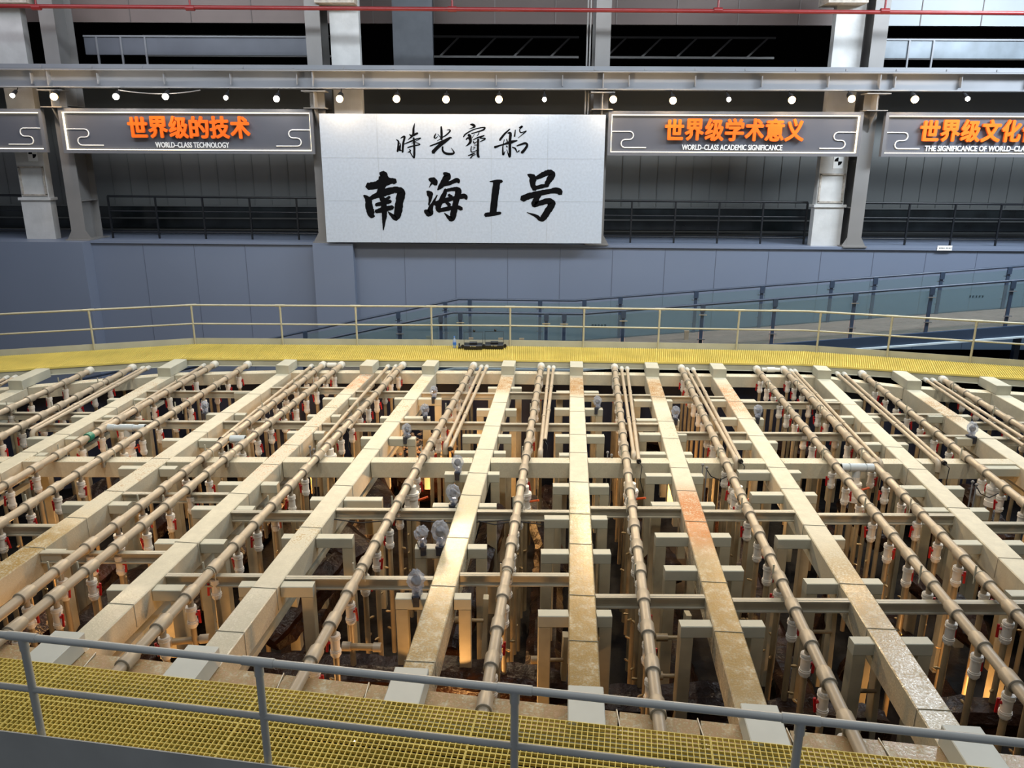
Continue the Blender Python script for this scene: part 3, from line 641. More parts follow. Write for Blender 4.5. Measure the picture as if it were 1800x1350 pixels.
# cables and conduits under the girder
for (a, c, lab) in (((208, 158), (352, 158), 'loose pale cable sagging under the girder above the technology sign'),):
    p, e = aty(*a, 23.95), aty(*c, 23.95); q = MB(); q.tube([(p[0] + (e[0] - p[0]) * t, 23.95, p[2] - 0.4 * t * (1 - t)) for t in np.linspace(0, 1, 9)], 0.018, 6)
    tag(q.build('sagging_cable', M['column'], None, tuple(p)), lab, 'cable')
for k, px in enumerate((1029, 1034)):
    p = aty(px, 180, 24.5); q = MB(); q.tube([(p[0], 24.5, 5.9), (p[0], 24.5, 9.9)], 0.025, 8)
    tag(q.build('conduit', M['column'], None, (p[0], 24.5, 5.9)), 'thin vertical conduit %s of the pair behind the board beside the right column' % ('left', 'right')[k], 'conduit')
q = MB(); q.box((0, 0, 0), (0.46, 0.02, 0.15)); p = aty(1660.5, 436, 24.42)
pl = thing('wall_plaque', 'small white plaque with dark print at the top of the blue grey wall', 'plaque', p); q.build('plate', M['signwhite'], pl)
k = MB(); glyph_row(k, -0.09, -0.013, 0, 4, 0.038, random.Random(1)); glyph_row(k, 0.12, -0.013, 0, 4, 0.038, random.Random(2)); k.build('print', M['ink'], pl)

# ------------------------------------------------------------------ walkways and guardrails
def grating(x_dir, o, L, W, pitch=0.05, t=0.0075, h=0.030):
    """grid panel: o corner, x_dir unit vector along, W across to the left"""
    q = MB(); d = np.array([x_dir[0], x_dir[1], 0]); n = np.array([-d[1], d[0], 0]); o = np.array(o, float); rz = math.atan2(d[1], d[0])
    na, nb = int(L / pitch), int(W / pitch)
    for i in range(na + 1):
        c = o + d * (i * L / na) + n * W / 2; q.box((c[0], c[1], o[2] - h / 2), (t, W, h), rz)
    for j in range(nb + 1):
        c = o + d * L / 2 + n * (j * W / nb); q.box((c[0], c[1], o[2] - h / 2 - 0.001), (L, t, h - 0.002), rz)
    return q
def guardrail(name, label, pts, posts, m, base, z0=WZ, r=0.026, toe=True, H=1.06):
    g = thing(name, label, 'railing', (base[0], base[1], z0)); b = (base[0], base[1], z0)
    for nm, h in (('top_rail', H), ('mid_rail', H * 0.52)):
        q = MB(); q.tube([(p[0], p[1], z0 + h) for p in pts], r if nm == 'top_rail' else r * 0.88, 12); q.build(nm, m, g, b)
    for (x, y) in posts:
        q = MB(); q.tube([(x, y, z0 - 0.12), (x, y, z0 + H)], r, 12); po = q.build('post', m, g, b)
        q = MB(); d = 0.21; dx, dy = direction(pts, x); q.tube([(x - dx * d / 1.6, y - dy * d / 1.6, z0 + H), (x + dx * d / 1.6, y + dy * d / 1.6, z0 + H)], r * 1.22, 12); q.tube([(x, y, z0 + H - 0.12), (x, y, z0 + H)], r * 1.2, 12); q.build('tee_fitting', m, po, b)
    return g
def direction(pts, x):
    for a, c in zip(pts, pts[1:]):
        if a[0] <= x <= c[0]: break
    l = math.hypot(c[0] - a[0], c[1] - a[1]); return (c[0] - a[0]) / l, (c[1] - a[1]) / l

fw = thing('walkway', 'far yellow grating walkway bending round the end of the pit', 'walkway', (0, 19.6, WZ)); fb = (0, 19.6, WZ)
def nrm(a, c): l = math.hypot(c[0] - a[0], c[1] - a[1]); return (c[0] - a[0]) / l, (c[1] - a[1]) / l, l
segs = [(WALKF[0], WALKF[1]), (WALKF[1], WALKF[2]), (WALKF[2], WALKF[3]), (WALKF[3], WALKF[4])]
for a, c in segs:
    dx, dy, l = nrm(a, c); n = max(2, int(round(l / 3.2))); k_ = WALKF.index(a); a2, c2 = WALKB[k_], WALKB[k_ + 1]
    def lerp(u, v, t): return np.array([u[0] + (v[0] - u[0]) * t, u[1] + (v[1] - u[1]) * t, WZ])
    for i in range(n):
        q = MB(); g_ = .004 / l; t0, t1 = i / n + g_, (i + 1) / n - g_; nn = int(l / n / .05)
        dn_ = np.array([0, 0, -0.019])
        for j in range(nn + 1):
            t = t0 + (t1 - t0) * j / nn; q.bar(lerp(a, c, t) + dn_, lerp(a2, c2, t) + dn_, .010, .038)
        for j in range(30):
            u = j / 29; q.bar(lerp(lerp(a, c, t0), lerp(a2, c2, t0), u) + dn_ * 1.4, lerp(lerp(a, c, t1), lerp(a2, c2, t1), u) + dn_ * 1.4, .007, .022)
        q.build('grating_panel', M['yellow'], fw, fb)
    q = MB(); q.bar((a[0], a[1] - 0.012, WZ - 0.022), (c[0], c[1] - 0.012, WZ - 0.022), 0.012, 0.045); q.build('edge_strip', M['yellow'], fw, fb)
    q = MB(); q.bar((a[0], a[1] + 0.06, WZ - 0.12), (c[0], c[1] + 0.06, WZ - 0.12), 0.1, 0.15); q.bar((a[0], a[1] + 0.03, WZ - 0.19), (c[0], c[1] + 0.03, WZ - 0.19), 0.16, 0.012); q.build('support_channel', M['steel'], fw, fb)
for a, c in zip(WALKB, WALKB[1:]):
    q = MB(); q.bar((a[0], a[1] + 0.03, WZ + 0.02), (c[0], c[1] + 0.03, WZ + 0.02), 0.012, 0.26); q.build('toe_board', M['steel'], fw, fb)
    q = MB(); q.bar((a[0], a[1] - 0.1, WZ - 0.15), (c[0], c[1] - 0.1, WZ - 0.15), 0.12, 0.2); q.build('back_beam', M['steel'], fw, fb)
fpx = [(-5, 545), (175, 538), (345, 532), (500, 532), (630, 533), (760, 535), (897, 536), (1025, 537), (1155, 538), (1292, 540), (1428, 541), (1560, 552), (1708, 561), (1850, 568)]
fposts = []
for px, py in fpx:
    x = atz(px, py, WZ + 1.06)[0]; fposts.append((x, poly_y(x, WALKB)))
guardrail('guardrail', 'cream tube guardrail along the back of the far walkway', WALKB, fposts, M['rail'], (0, 20.4))

nw = thing('walkway', 'near yellow grating walkway across the bottom of the photo', 'walkway', (0, 5.4, WZ)); nb_ = (0, 5.4, WZ)
dN = nrm((0, nearR(0)), (1, nearR(1)))[:2]
def npt(x, off=0.0): return (x, nearR(x) + off)
gw = 1.0
for i in range(6):
    x0 = -6.6 + i * 2.05
    for j in range(2):
        nx, ny = -dN[1], dN[0]; off = 0.012 + j * (gw / 2)
        o = (x0 + nx * off, nearR(x0) + ny * off, WZ)
        grating(dN, o, 2.05 / dN[0] - 0.01, gw / 2 - 0.008).build('grating_panel', M['yellow'], nw, nb_)
q = MB(); q.bar((-7, nearR(-7) - 0.06, WZ - 0.22), (6, nearR(6) - 0.06, WZ - 0.22), 0.012, 0.72); q.build('toe_board', M['rail_shaded'], nw, nb_)
q = MB(); q.bar((-7, nearR(-7) + 0.1, WZ - 0.16), (6, nearR(6) + 0.1, WZ - 0.16), 0.1, 0.2); q.bar((-7, nearG(-7) - 0.15, WZ - 0.16), (6, nearG(6) - 0.15, WZ - 0.16), 0.1, 0.18); q.build('support_channel', M['steel'], nw, nb_)
q = MB(); q.add([(-8, nearR(-8) - 0.1, -0.35), (8, nearR(8) - 0.1, -0.35), (8, nearG(8), -0.35), (-8, nearG(-8), -0.35)], [(0, 1, 2, 3)]); struct('floor_near', q, mat('olive_cell_light', (150, 136, 40), 0.7))  # added sheet, its olive imitates light glowing through the grating cells
nposts = [(x, nearR(x) - 0.0) for x in (-6.0, -4.02, -1.98, 0.03, 2.05, 4.1)]
guardrail('guardrail', 'grey tube guardrail in front of the near walkway', [(-8, nearR(-8)), (7, nearR(7))], nposts, M['rail_shaded'], (0, 4.9), r=0.031)

# bottle and portable amplifiers on the far walkway
p = atz(799, 611, WZ)
bt = thing('water_bottle', 'clear water bottle with blue label standing on the far walkway', 'bottle', p)
q = MB(); q.tube([(0, 0, 0), (0, 0, .17), (0, 0, .21), (0, 0, .25), (0, 0, .28)], [.045, .045, .042, .022, .018], 14); q.build('body', M['bottle'], bt)
q = MB(); q.tube([(0, 0, .07), (0, 0, .15)], .0465, 14); q.build('label', mat('bottle_label', (50, 110, 190), .4), bt)
q = MB(); q.tube([(0, 0, .28), (0, 0, .31)], .02, 10); q.build('cap', mat('cap_blue', (80, 130, 210), .4), bt)
for k, (px, py) in enumerate(((832, 612), (869, 611))):
    p = atz(px, py, WZ)
    r = thing('portable_amplifier', ('left', 'right')[k] + ' of the two black cases with wire handles on the far walkway', 'case', p, 0, 'black cases on the walkway')
    q = MB(); q.bar((-.24, 0, .06), (.24, 0, .06), .36, .11, .015); q.build('case', M['blackcase'], r)
    q = MB(); q.bar((-.1, .02, .14), (.1, .02, .14), .12, .05, .01); q.build('control_pod', M['blackcase'], r)
    for s in (-1, 1): q = MB(); q.tube([(s * .285, -.03, .05), (s * .285, .03, .05)], .045, 10); q.build('side_knob', M['blackcase'], r)
    q = MB(); q.tube([(-.25, .1, .1), (-.25, .1, .42), (.25, .1, .42), (.25, .1, .1)], .007, 6); q.build('wire_handle', M['blackcase'], r)
    q = MB(); q.ball((.02, .1, .455), .036); q.build('knob', M['blackcase'], r)
    q = MB(); q.box((-.06, -.185, .09), (.03, .01, .02)); q.box((.03, -.185, .09), (.1, .01, .012)); q.build('button', M['chrome'], r)
p = atz(808, 612, WZ)
r = thing('handset', 'small dark handset lying between the water bottle and the left black case', 'handset', p)
q = MB(); q.bar((-.04, 0, .03), (.04, 0, .03), .1, .05, .01); q.build('body', M['blackcase'], r)
q = MB(); q.tube([(-.01, .02, .05), (-.01, .02, .13)], .02, 8); q.build('grip', M['darkcore'], r)

# ------------------------------------------------------------------ edge beams
eb = thing('edge_beam', 'pale steel edge beam bending along the far end of the pit', 'beam', (0, 18.5, -0.15)); ebb = (0, 18.5, -0.15)
for a, c in zip(FAREDGE, FAREDGE[1:]):
    q = MB(); q.bar((a[0], a[1] + 0.13, -0.145), (c[0], c[1] + 0.13, -0.145), 0.26, 0.28, 0.008); q.build('segment', beam_mat('edge_paint', [(0, 99, RUST, .18)]), eb, ebb)
NB = beam_mat('near_edge_stained', [(0, 99, OCHRE, .9), (0, 99, (176, 148, 120), .5)], (-50, 50))
ne = thing('edge_beam', 'ochre-stained edge beam of plates along the near walkway', 'beam', (0, 6.2, -0.15)); neb = (0, 6.2, -0.15)
xs = [-9, -7.2, -5.9, -4.45, -3.2, -2.35, -1.45, -.2, 0.55, 1.0, 1.75, 2.55, 3.35, 4.2, 5.2, 6.4, 8]
for a, c in zip(xs, xs[1:]):
    q = MB(); q.bar((a + .008, nearE(a) - 0.26, -0.155), (c - .008, nearE(c) - 0.26, -0.155), 0.5, 0.3, 0.008); q.build('plate', NB, ne, neb)
for a in xs[1:-1]:
    if abs(a) < 6:
        q = MB(); q.tube([(a + .02, nearE(a) - .5, 0.004), (a + .02, nearE(a) - .004, 0.004), (a + .02, nearE(a) + .006, -.2)], .006, 6); q.build('tie_wire', M['collar'], ne, neb)

# ------------------------------------------------------------------ long beams
BEAMS = {1: ((40, 680), (0, 698)), 2: ((297, 658), (0, 823)), 3: ((500, 655), (0, 1003)), 4: ((649, 653), (150, 1120)), 5: ((757, 653), (374, 1150)), 6: ((893, 657), (731, 1187)), 7: ((1013, 654), (1027.5, 1207)), 8: ((1146.5, 662), (1307.5, 1197)), 9: ((1264, 663), (1624, 1220)), 10: ((1444.7, 663), (1692, 900)), 11: ((1604, 684), (1800, 814)), 12: ((1758, 692), (1840, 736))}
STAIN = {1: [], 2: [(1.2, 1.2, RUST, .35)], 3: [(9.6, 2.2, OCHRE, .8), (6.5, 1.5, RUST, .3)], 4: [(0.7, 1.2, ORANGE, .6), (5.2, 2.2, ORANGE, .3), (3.0, 1.2, RUST, .35)], 5: [(2.9, 1.0, RUST, .35), (1.0, .8, OCHRE, .4), (8.6, .6, OCHRE, .3)],
         6: [(0.9, 1.0, RUST, .75), (10.8, 2.6, OCHRE, .75), (8.6, 2.2, (190, 176, 140), .8)], 7: [(1.0, 1.1, RUST, .85), (10.6, 3.2, OCHRE, 1.0), (8.0, 1.2, MOSS, .7)], 8: [(1.2, 1.2, RUST, .8), (7.9, 1.5, ORANGE, 1.0), (10.6, 2.6, OCHRE, 1.0), (4.0, 1.5, RUST, .2)],
         9: [(1.8, 1.6, ORANGE, .62), (10.6, 2.4, OCHRE, .9)], 10: [(2.0, 2, RUST, .1)], 11: [(1.6, 1.3, RUST, .6)], 12: []}
WET = {3: (7.6, 11), 6: (7.5, 14), 7: (6.2, 14), 8: (7.5, 14), 9: (9.0, 14), 4: (9.5, 14), 5: (9.5, 14)}
BEAMLOOK = {1: 'leftmost long beam', 2: 'second long beam from the left', 3: 'third long beam from the left', 4: 'fourth long beam from the left', 5: 'fifth long beam from the left', 6: 'sixth long beam from the left', 7: 'seventh long beam from the left', 8: 'eighth long beam from the left', 9: 'ninth long beam from the left', 10: 'third long beam from the right', 11: 'second long beam from the right', 12: 'rightmost long beam'}
BEXTRA = {1: 'plain pale', 2: 'slightly rusty pale', 3: 'ochre-wet', 4: 'rust-ended pale', 5: 'pale', 6: 'speckled wet pale', 7: 'straight rust-ended ochre', 8: 'orange-rusted ochre', 9: 'rust-streaked', 10: 'clean pale', 11: 'patchy rusty', 12: 'clean pale'}
BW, BD = 0.32, 0.35
BL = {}
for k, (fa_, ne_) in BEAMS.items():
    A, Bp = atz(*fa_, 0), atz(*ne_, 0); d = (Bp - A)[:2]; d = d / np.linalg.norm(d)
    t0 = 0
    # slide the far end onto the edge beam, the near end onto the near edge beam
    A2 = A[:2] - d * 1.5; s0 = meet(A2, d, lambda x: poly_y(x, FAREDGE)); A = np.array([*(A2 + d * s0), 0])
    L_ = meet(A, d, nearE); th = math.atan2(d[0], -d[1]); BL[k] = (A, d, L_, th)
    r = thing('long_beam', '%s steel beam spanning the pit lengthwise, %s' % (BEXTRA[k], BEAMLOOK[k]), 'beam', (A[0], A[1], 0), th, 'long beams over the pit')
    m = beam_mat('beam_paint_%d' % k, STAIN[k], WET.get(k))
    q = MB(); q.bar((0, 0, -BD / 2), (0, -L_, -BD / 2), BW, BD, 0.012); q.build('box_section', m, r)
    lead = (poly_y(A[0], WALKF) - A[1]) - 0.03
    q = MB(); q.bar((0, lead, 0.11), (0, -0.14, 0.11), BW, 0.214, 0.008); q.build('end_block', M['steel'], r)
    q = MB(); q.bar((0, -L_ - 0.50, 0.11), (0, -L_ + 0.02, 0.11), BW + 0.02, 0.214, 0.008); q.build('end_block', M['steel_cool'], r)
    rnd = random.Random(k); s = 1.6 + rnd.uniform(0, 1)
    while s < L_ - 0.3:
        if inview((A[0] + d[0] * s, A[1] + d[1] * s, 0)):
            W2 = BW / 2 + 0.004; q = MB(); q.tube([(-W2, -s, -.3), (-W2, -s, .004), (W2, -s, .004), (W2, -s, -.3)], .005, 5); q.build('tie_wire', M['wire'], r)
        s += rnd.uniform(0.9, 1.7)
    q = MB(); q.bar((0.05, -0.5, -0.52), (0.05, -L_ + 0.3, -0.52), 0.12, 0.08); q.build('lower_bar', M['steel'], r)
def bx(k, y):
    A, d, L_, th = BL[k]; t = (y - A[1]) / d[1]; return A[0] + d[0] * t

# ------------------------------------------------------------------ cross members between the long beams
def slope_w(k): return BW / 2 / math.cos(BL[k][3])
def span(ka, kb, ya, yb, kindm, w_, h_, zt, name, label, group, mats=None):
    xa = bx(ka, ya) + slope_w(ka) if ka else -14.5; xb = bx(kb, yb) - slope_w(kb) if kb else 14.5
    q = MB(); q.bar((xa + .003, ya, zt - h_ / 2), (xb - .003, yb, zt - h_ / 2), w_, h_, 0.006)
    c = ((xa + xb) / 2, (ya + yb) / 2, zt - h_)
    r = thing(name, label, 'beam', c, 0, group)
    q.build('web' if name == 'cross_channel' else 'box_section', mats or kindm, r, c)
    if name == 'cross_channel':
        q = MB(); q.bar((xa + .003, ya - w_ / 2 - .012, zt - .012), (xb - .003, yb - w_ / 2 - .012, zt - .012), .03, .018); q.build('top_lip', M['channel'], r, c)
        q = MB(); q.bar((xa + .003, ya - w_ / 2 - .012, zt - h_ + .012), (xb - .003, yb - w_ / 2 - .012, zt - h_ + .012), .03, .018); q.build('bottom_lip', M['channel'], r, c)
BN = lambda k: BEAMLOOK[k].replace(' long beam', '').replace(' from the left', '').replace(' from the right', ' last')
BN_ = {1: 'leftmost', 2: 'second', 3: 'third', 4: 'fourth', 5: 'fifth', 6: 'sixth', 7: 'seventh', 8: 'eighth', 9: 'ninth', 10: 'tenth', 11: 'eleventh', 12: 'twelfth'}
mainm = beam_mat('main_cross_paint', [(0, 99, OCHRE, .25)])
for k in range(0, 13):
    a, b_ = k, k + 1 if k < 12 else 0
    y0 = 12.72 + 0.0105 * 0; ya = 12.71; 
    lab = 'thick pale cross beam across mid pit, ' + ('left of the leftmost long beam' if k == 0 else 'right of the twelfth long beam' if k == 12 else 'between the %s and %s long beams' % (BN_[a], BN_[b_]))
    if k == 0: continue
    xm = bx(max(a, 1), ya)
    yy = 12.70 + 0.0055 * xm
    if k == 12 or not (inview((bx(a, yy), yy, 0), 300) or inview((bx(b_, yy), yy, 0), 300)): continue
    span(a, b_, yy, yy, mainm, .25, .29, -0.002, 'cross_beam', lab, 'thick cross beams')
ROWS = {'first': [(100, 720), (340, 688), (540, 681), (674, 688), (808, 691), (950, 690), (1085, 694), (1220, 697), (1410, 708), (1620, 731), (1735, 740)],
        'second': [(160, 742), (260, 740), (500, 741), (626, 745), (780, 742), (950, 745), (1090, 744), (1260, 761), (1440, 761), (1660, 766), (1800, 770)],
        'third': [(60, 923), (180, 880), (316, 867), (500, 899), (700, 895), (870, 897), (950, 898), (1118, 892), (1290, 898), (1375, 900), (1560, 904), (1760, 919)],
        'fourth': [(100, 1000), (186, 970), (385, 1010), (550, 1003), (680, 1015), (905, 1009), (1120, 1047), (1220, 1051), (1390, 1054), (1665, 1057)]}
RY = {}
for rn, pts in ROWS.items():
    ws = [atz(x, y, -0.02) for x, y in pts]; RY[rn] = ws
    for k in range(1, 12):
        # depth of this span: nearest traced point to the middle of the span
        best = None
        for _ in range(3):
            ym = best if best else np.mean([q[1] for q in ws]); xm = (bx(k, ym) + bx(k + 1, ym)) / 2
            best = min(ws, key=lambda q: abs(q[0] - xm))[1] if rn in ('third', 'fourth') else poly_y(xm, sorted([(q[0], q[1]) for q in ws]))
        if best is None: continue
        xm = (bx(k, best) + bx(k + 1, best)) / 2
        if not (inview((bx(k, best), best, 0), 100) or inview((bx(k + 1, best), best, 0), 100)): continue
        if best > poly_y(xm, FAREDGE) - 0.5: continue
        span(k, k + 1, best, best, M['channel'], .06, .16, -0.012, 'cross_channel', 'narrow cross channel between the %s and %s long beams, %s row from far walkway' % (BN_[k], BN_[k + 1], rn), 'narrow cross channels')

# ------------------------------------------------------------------ square-tube frames straddling the long beams
FR = [(7, 683, 978, 1052), (7, 713, 975, 1059), (7, 760, 976, 1062), (7, 793, 983, 0), (7, 847, 972, 1070), (7, 904, 957, 1067), (7, 964, 951, 1073), (7, 1072, 946, 1075),
      (6, 676, 858, 917), (6, 714, 838, 908), (6, 760, 813, 899), (6, 789, 799, 889), (6, 826, 782, 878), (6, 882, 761, 873), (6, 955, 730, 856), (6, 1042, 696, 828),
      (5, 695, 702, 776), (5, 728, 669, 756), (5, 764, 635, 731), (5, 871, 562, 672), (5, 937, 497, 621), (5, 1021, 422, 552),
      (4, 695, 568, 631), (4, 725, 541, 599), (4, 754, 506, 571), (4, 844, 385, 489), (4, 887, 339, 447), (4, 946, 275, 397), (4, 1027, 192, 323),
      (3, 684, 413, 0), (3, 722, 358, 433), (3, 767, 287, 384), (3, 816, 211, 311), (3, 879, 112, 229), (3, 964, 0, 113),
      (2, 696, 191, 259), (2, 726, 128, 205), (2, 764, 50, 136), (2, 793, 0, 82), (1, 704, -40, 24),
      (8, 698, 1114, 1181), (8, 732, 1118, 1193), (8, 757, 1123, 1206), (8, 791, 1124, 1216), (8, 829, 1135, 1235), (8, 880, 1145, 1255), (8, 935, 1152, 1283), (8, 993, 1168, 1305), (8, 1090, 1195, 1342),
      (9, 698, 1249, 1327), (9, 730, 1260, 1341), (9, 771, 1280, 1365), (9, 823, 1297, 1395), (9, 862, 1320, 1423), (9, 939, 1365, 1482), (9, 1016, 1415, 1548), (9, 1120, 1497, 1635),
      (10, 698, 1441, 1514), (10, 727, 1470, 1545), (10, 774, 1519, 1594), (10, 851, 1582, 1691), (10, 890, 1622, 1734), (10, 948, 1675, 1798), (10, 1037, 1772, 1900),
      (11, 725, 1630, 1704), (11, 764, 1680, 1765), (11, 816, 1726, 1786), (12, 738, 1780, 1850)]
cnt = {}
FRAMEPOS = []
SQ = 0.15
for (k, py, xl, xr) in sorted(FR, key=lambda f: (f[0], f[1])):
    cnt[k] = cnt.get(k, 0) + 1
    z = -0.03
    y = atz(bx_px := (xl if xl else xr), py + 5, z)[1]
    xb = bx(k, y)
    c = (xb, y, -BD)
    r = thing('straddle_frame', 'grey square-tube frame straddling the %s long beam, %s from the far walkway' % (BN_[k], ORD[cnt[k] - 1]), 'frame', c, 0, 'square-tube frames on the long beams')
    for side, px in ((-1, xl), (1, xr)):
        if not px: continue
        xe = atz(px, py + 5, z)[0]; xi = xb + side * (slope_w(k) + 0.004)
        if side * (xe - xi) < 0.12: xe = xi + side * 0.2
        y2 = y
        q = MB(); q.bar((xi, y2, z - SQ / 2), (xe, y2, z - SQ / 2), SQ, SQ, .008); q.build('arm', M['steel'], r, c)
        q = MB(); xc = xe - side * SQ / 2; q.bar((xc, y2, z - SQ), (xc, y2, -2.3 + random.Random(k * 50 + py).uniform(-.2, .7)), SQ, SQ, .008); q.build('leg', M['leg_lo'], r, c)
        FRAMEPOS.append((k, py, side, (xi + xe) / 2, y2, z))

# ------------------------------------------------------------------ spray pipes
def coupling_mesh():
    q = MB(); R0, R1 = .060, .079
    q.tube([(0, .13, 0), (0, .10, 0), (0, -.10, 0), (0, -.105, 0)], [R0 + .004, R1, R1, R1], 16, 0, False)
    q.tube([(0, -.10, 0), (0, -.111, 0), (0, -.111, 0)], [R1 + .0015, R1 + .0015, R0], 16, 1, False)
    q.tube([(0, 0, -.05), (0, 0, -.17)], [.036, .036], 10, 0)
    return meshonly(q, 'coupling', [M['coupling'], M['rim']])
def valve_mesh():
    q = MB(); q.tube([(0, 0, 0), (0, 0, -.065)], .062, 14); q.tube([(0, 0, -.06), (0, 0, -.20)], .054, 14); q.tube([(0, 0, -.195), (0, 0, -.26)], .061, 14); q.tube([(0, 0, -.26), (0, 0, -.285)], .046, 14)
    for z in (-.012, -.045, -.215): q.tube([(0, 0, z), (0, 0, z - .012)], .0655, 14)
    return meshonly(q, 'ball_valve', M['white_pvc'])
def handle_mesh():
    q = MB(); q.bar((.088, 0, .05), (.088, 0, -.12), .03, .022, .006); q.tube([(.045, 0, 0), (.085, 0, 0)], .018, 8); return meshonly(q, 'valve_handle', M['red'])
def drop_mesh(L_):
    q = MB(); q.tube([(0, 0, 0), (0, 0, -L_)], .036, 10); return meshonly(q, 'drop_pipe', M['drop'])
def nozzle_mesh():
    q = MB(); q.tube([(.03, 0, 0), (.06, 0, 0)], .014, 6); q.tube([(.06, 0, 0), (.085, 0, .004), (.105, 0, .004)], [.018, .018, .008], 6); return meshonly(q, 'spray_nozzle', M['brass'])
def clamp_mesh():
    q = MB(); q.tube([(-.07, 0, -.11), (-.07, 0, .02)] + [(.07 * math.cos(a), 0, .07 * math.sin(a)) for a in np.linspace(PI, 0, 7)] + [(.07, 0, -.11)], .006, 5); q.box((-.07, 0, .06), (.02, .015, .17)); return meshonly(q, 'pipe_clamp', M['steel'])
ME = {'coupling': coupling_mesh(), 'valve': valve_mesh(), 'handle': handle_mesh(), 'drop': [drop_mesh(l) for l in (1.75, 1.95, 2.15)], 'nozzle': nozzle_mesh(), 'clamp': clamp_mesh()}
def collar_mesh(r0):
    q = MB(); q.tube([(0, .12, 0), (0, .0, 0), (0, -.05, 0), (0, -.05, 0)], [r0 * 1.55, r0 * 1.55, r0 * 1.45, r0], 16); return meshonly(q, 'end_collar', M['collar'])
ME['collar'] = collar_mesh(.06); ME['collar_thin'] = collar_mesh(.036)
def big_valve_mesh():
    q = MB(); q.tube([(0, 0, -.04), (0, 0, -.16)], .07, 16); q.tube([(0, 0, -.15), (0, 0, -.25)], .11, 18); q.tube([(0, 0, -.24), (0, 0, -.41)], .095, 18); q.tube([(0, 0, -.40), (0, 0, -.49)], .107, 18); q.tube([(0, 0, -.17), (0, 0, -.19)], .116, 18); return meshonly(q, 'large_valve', M['white_pvc'])
def big_handle_mesh():
    q = MB(); q.bar((.09, 0, -.3), (.25, -.02, -.24), .035, .03, .006); return meshonly(q, 'valve_handle', M['orange_handle'])
ME['bigvalve'] = big_valve_mesh(); ME['bighandle'] = big_handle_mesh()

PZ = 0.085
PIPES = [((161, 650), (0, 726)), ((235, 645), (0, 768.5)), ((380, 639), (0, 858)), ((443, 636), (0, 920)), ((576, 635), (0, 1080)), ((607, 636), (27, 1103)), ((712, 637.6), (207, 1180)), ((834, 640), (520, 1210)),
         ((952, 639), (851.7, 1240)), ((1079.3, 639), (1160, 1280)), ((1194.6, 641), (1510, 1313)), ((1326.7, 645), (1797, 1220)), ((1374, 646.4), (1797, 1090)), ((1514, 656.5), (1800, 884)), ((1658.5, 668), (1800, 753.5))]
BIGV = {6: (590, 785), 7: (738, 850), 8: (927, 850), 9: (1098, 845), 10: (1275, 850), 13: (1717, 840)}
PL = []
for i, (a, b_) in enumerate(PIPES):
    A, Bp = atz(*a, PZ), atz(*b_, PZ); d = (Bp - A)[:2]; d /= np.linalg.norm(d)
    A2 = A[:2] - d * 1.0; s0 = meet(A2, d, lambda x: poly_y(x, WALKF) - 0.03); A = np.array([*(A2 + d * s0), PZ])
    L_ = meet(A, d, nearG) + 0.15; th = math.atan2(d[0], -d[1]); PL.append((A, d, L_, th))
    r = thing('spray_pipe', 'thick beige spray pipe with white valves hanging below, %s thick pipe from the left' % ORD[i], 'pipe', A, th, 'thick spray pipes')
    # stop well outside the frame
    Lv = L_
    for t in np.arange(0.5, L_, 0.25):
        if not inview((A[0] + d[0] * t, A[1] + d[1] * t, PZ), 260): Lv = t; break
    q = MB(); q.tube([(0, 0, 0), (0, -Lv, 0)], .060, 18); q.build('tube', M['pipe'], r)
    inst('end_collar', ME['collar'], r, (0, -0.1, 0))
    rnd = random.Random(100 + i); s = 0.42 + rnd.uniform(0, .2); flip = i % 2; n_ = 0
    while s < Lv - 0.05:
        wp = (A[0] + d[0] * s, A[1] + d[1] * s, 0)
        if inview(wp, 60) and s < L_ - 0.25:
            co = inst('coupling', ME['coupling'], r, (0, -s, 0))
            nearmain = abs(wp[1] - (12.7 + .0055 * wp[0])) < 0.2
            if not nearmain and n_ < 99:
                off = rnd.uniform(-.015, .015)
                v = inst('ball_valve', ME['valve'], r, (off, -s, -.16), (0, 0, 0))
                ang = (0 if rnd.random() < (0.75 if flip else 0.35) else PI) + rnd.uniform(-.5, .5)
                inst('valve_handle', ME['handle'], v, (0, 0, -.11), (0, rnd.uniform(-.15, .15), ang))
                dl = rnd.randrange(3); dp = inst('drop_pipe', ME['drop'][dl], r, (off, -s, -.44), (0, 0, rnd.uniform(0, 6)))
                if wp[1] < 11.5:
                    for kk in range(4): inst('spray_nozzle', ME['nozzle'], dp, (0, 0, -.3 - kk * .33 - rnd.uniform(0, .1)), (0, 0, rnd.uniform(0, 6.28)))
            n_ += 1
        s += 0.64 + rnd.uniform(-.02, .02)
    for rn in ROWS:
        for q0 in RY[rn]:
            pass
    for yc in (17.0, 15.2, 12.72, 10.6, 8.6):
        t = (yc - A[1]) / d[1]
        if 0.3 < t < Lv and inview((A[0] + d[0] * t, yc, 0)): inst('pipe_clamp', ME['clamp'], r, (0, -t + .05, 0))
    if i in BIGV:
        p = atz(*BIGV[i], PZ); t = (p[1] - A[1]) / d[1]; v = inst('large_valve', ME['bigvalve'], r, (0.05, -t, 0)); inst('valve_handle', ME['bighandle'], v, (0, 0, 0), (0, 0, rnd.uniform(-.4, .4)))
        q = MB(); q.tube([(.05, -t, -.48), (.05, -t, -2.3)], .05, 12); q.build('large_drop_pipe', M['drop'], r)
    if i == 2:
        p = atz(163, 768, PZ); t = (p[1] - A[1]) / d[1]; q = MB(); q.tube([(0, -t - .06, 0), (0, -t + .06, 0)], .083, 16); q.build('green_tape_wrap', M['green'], r)

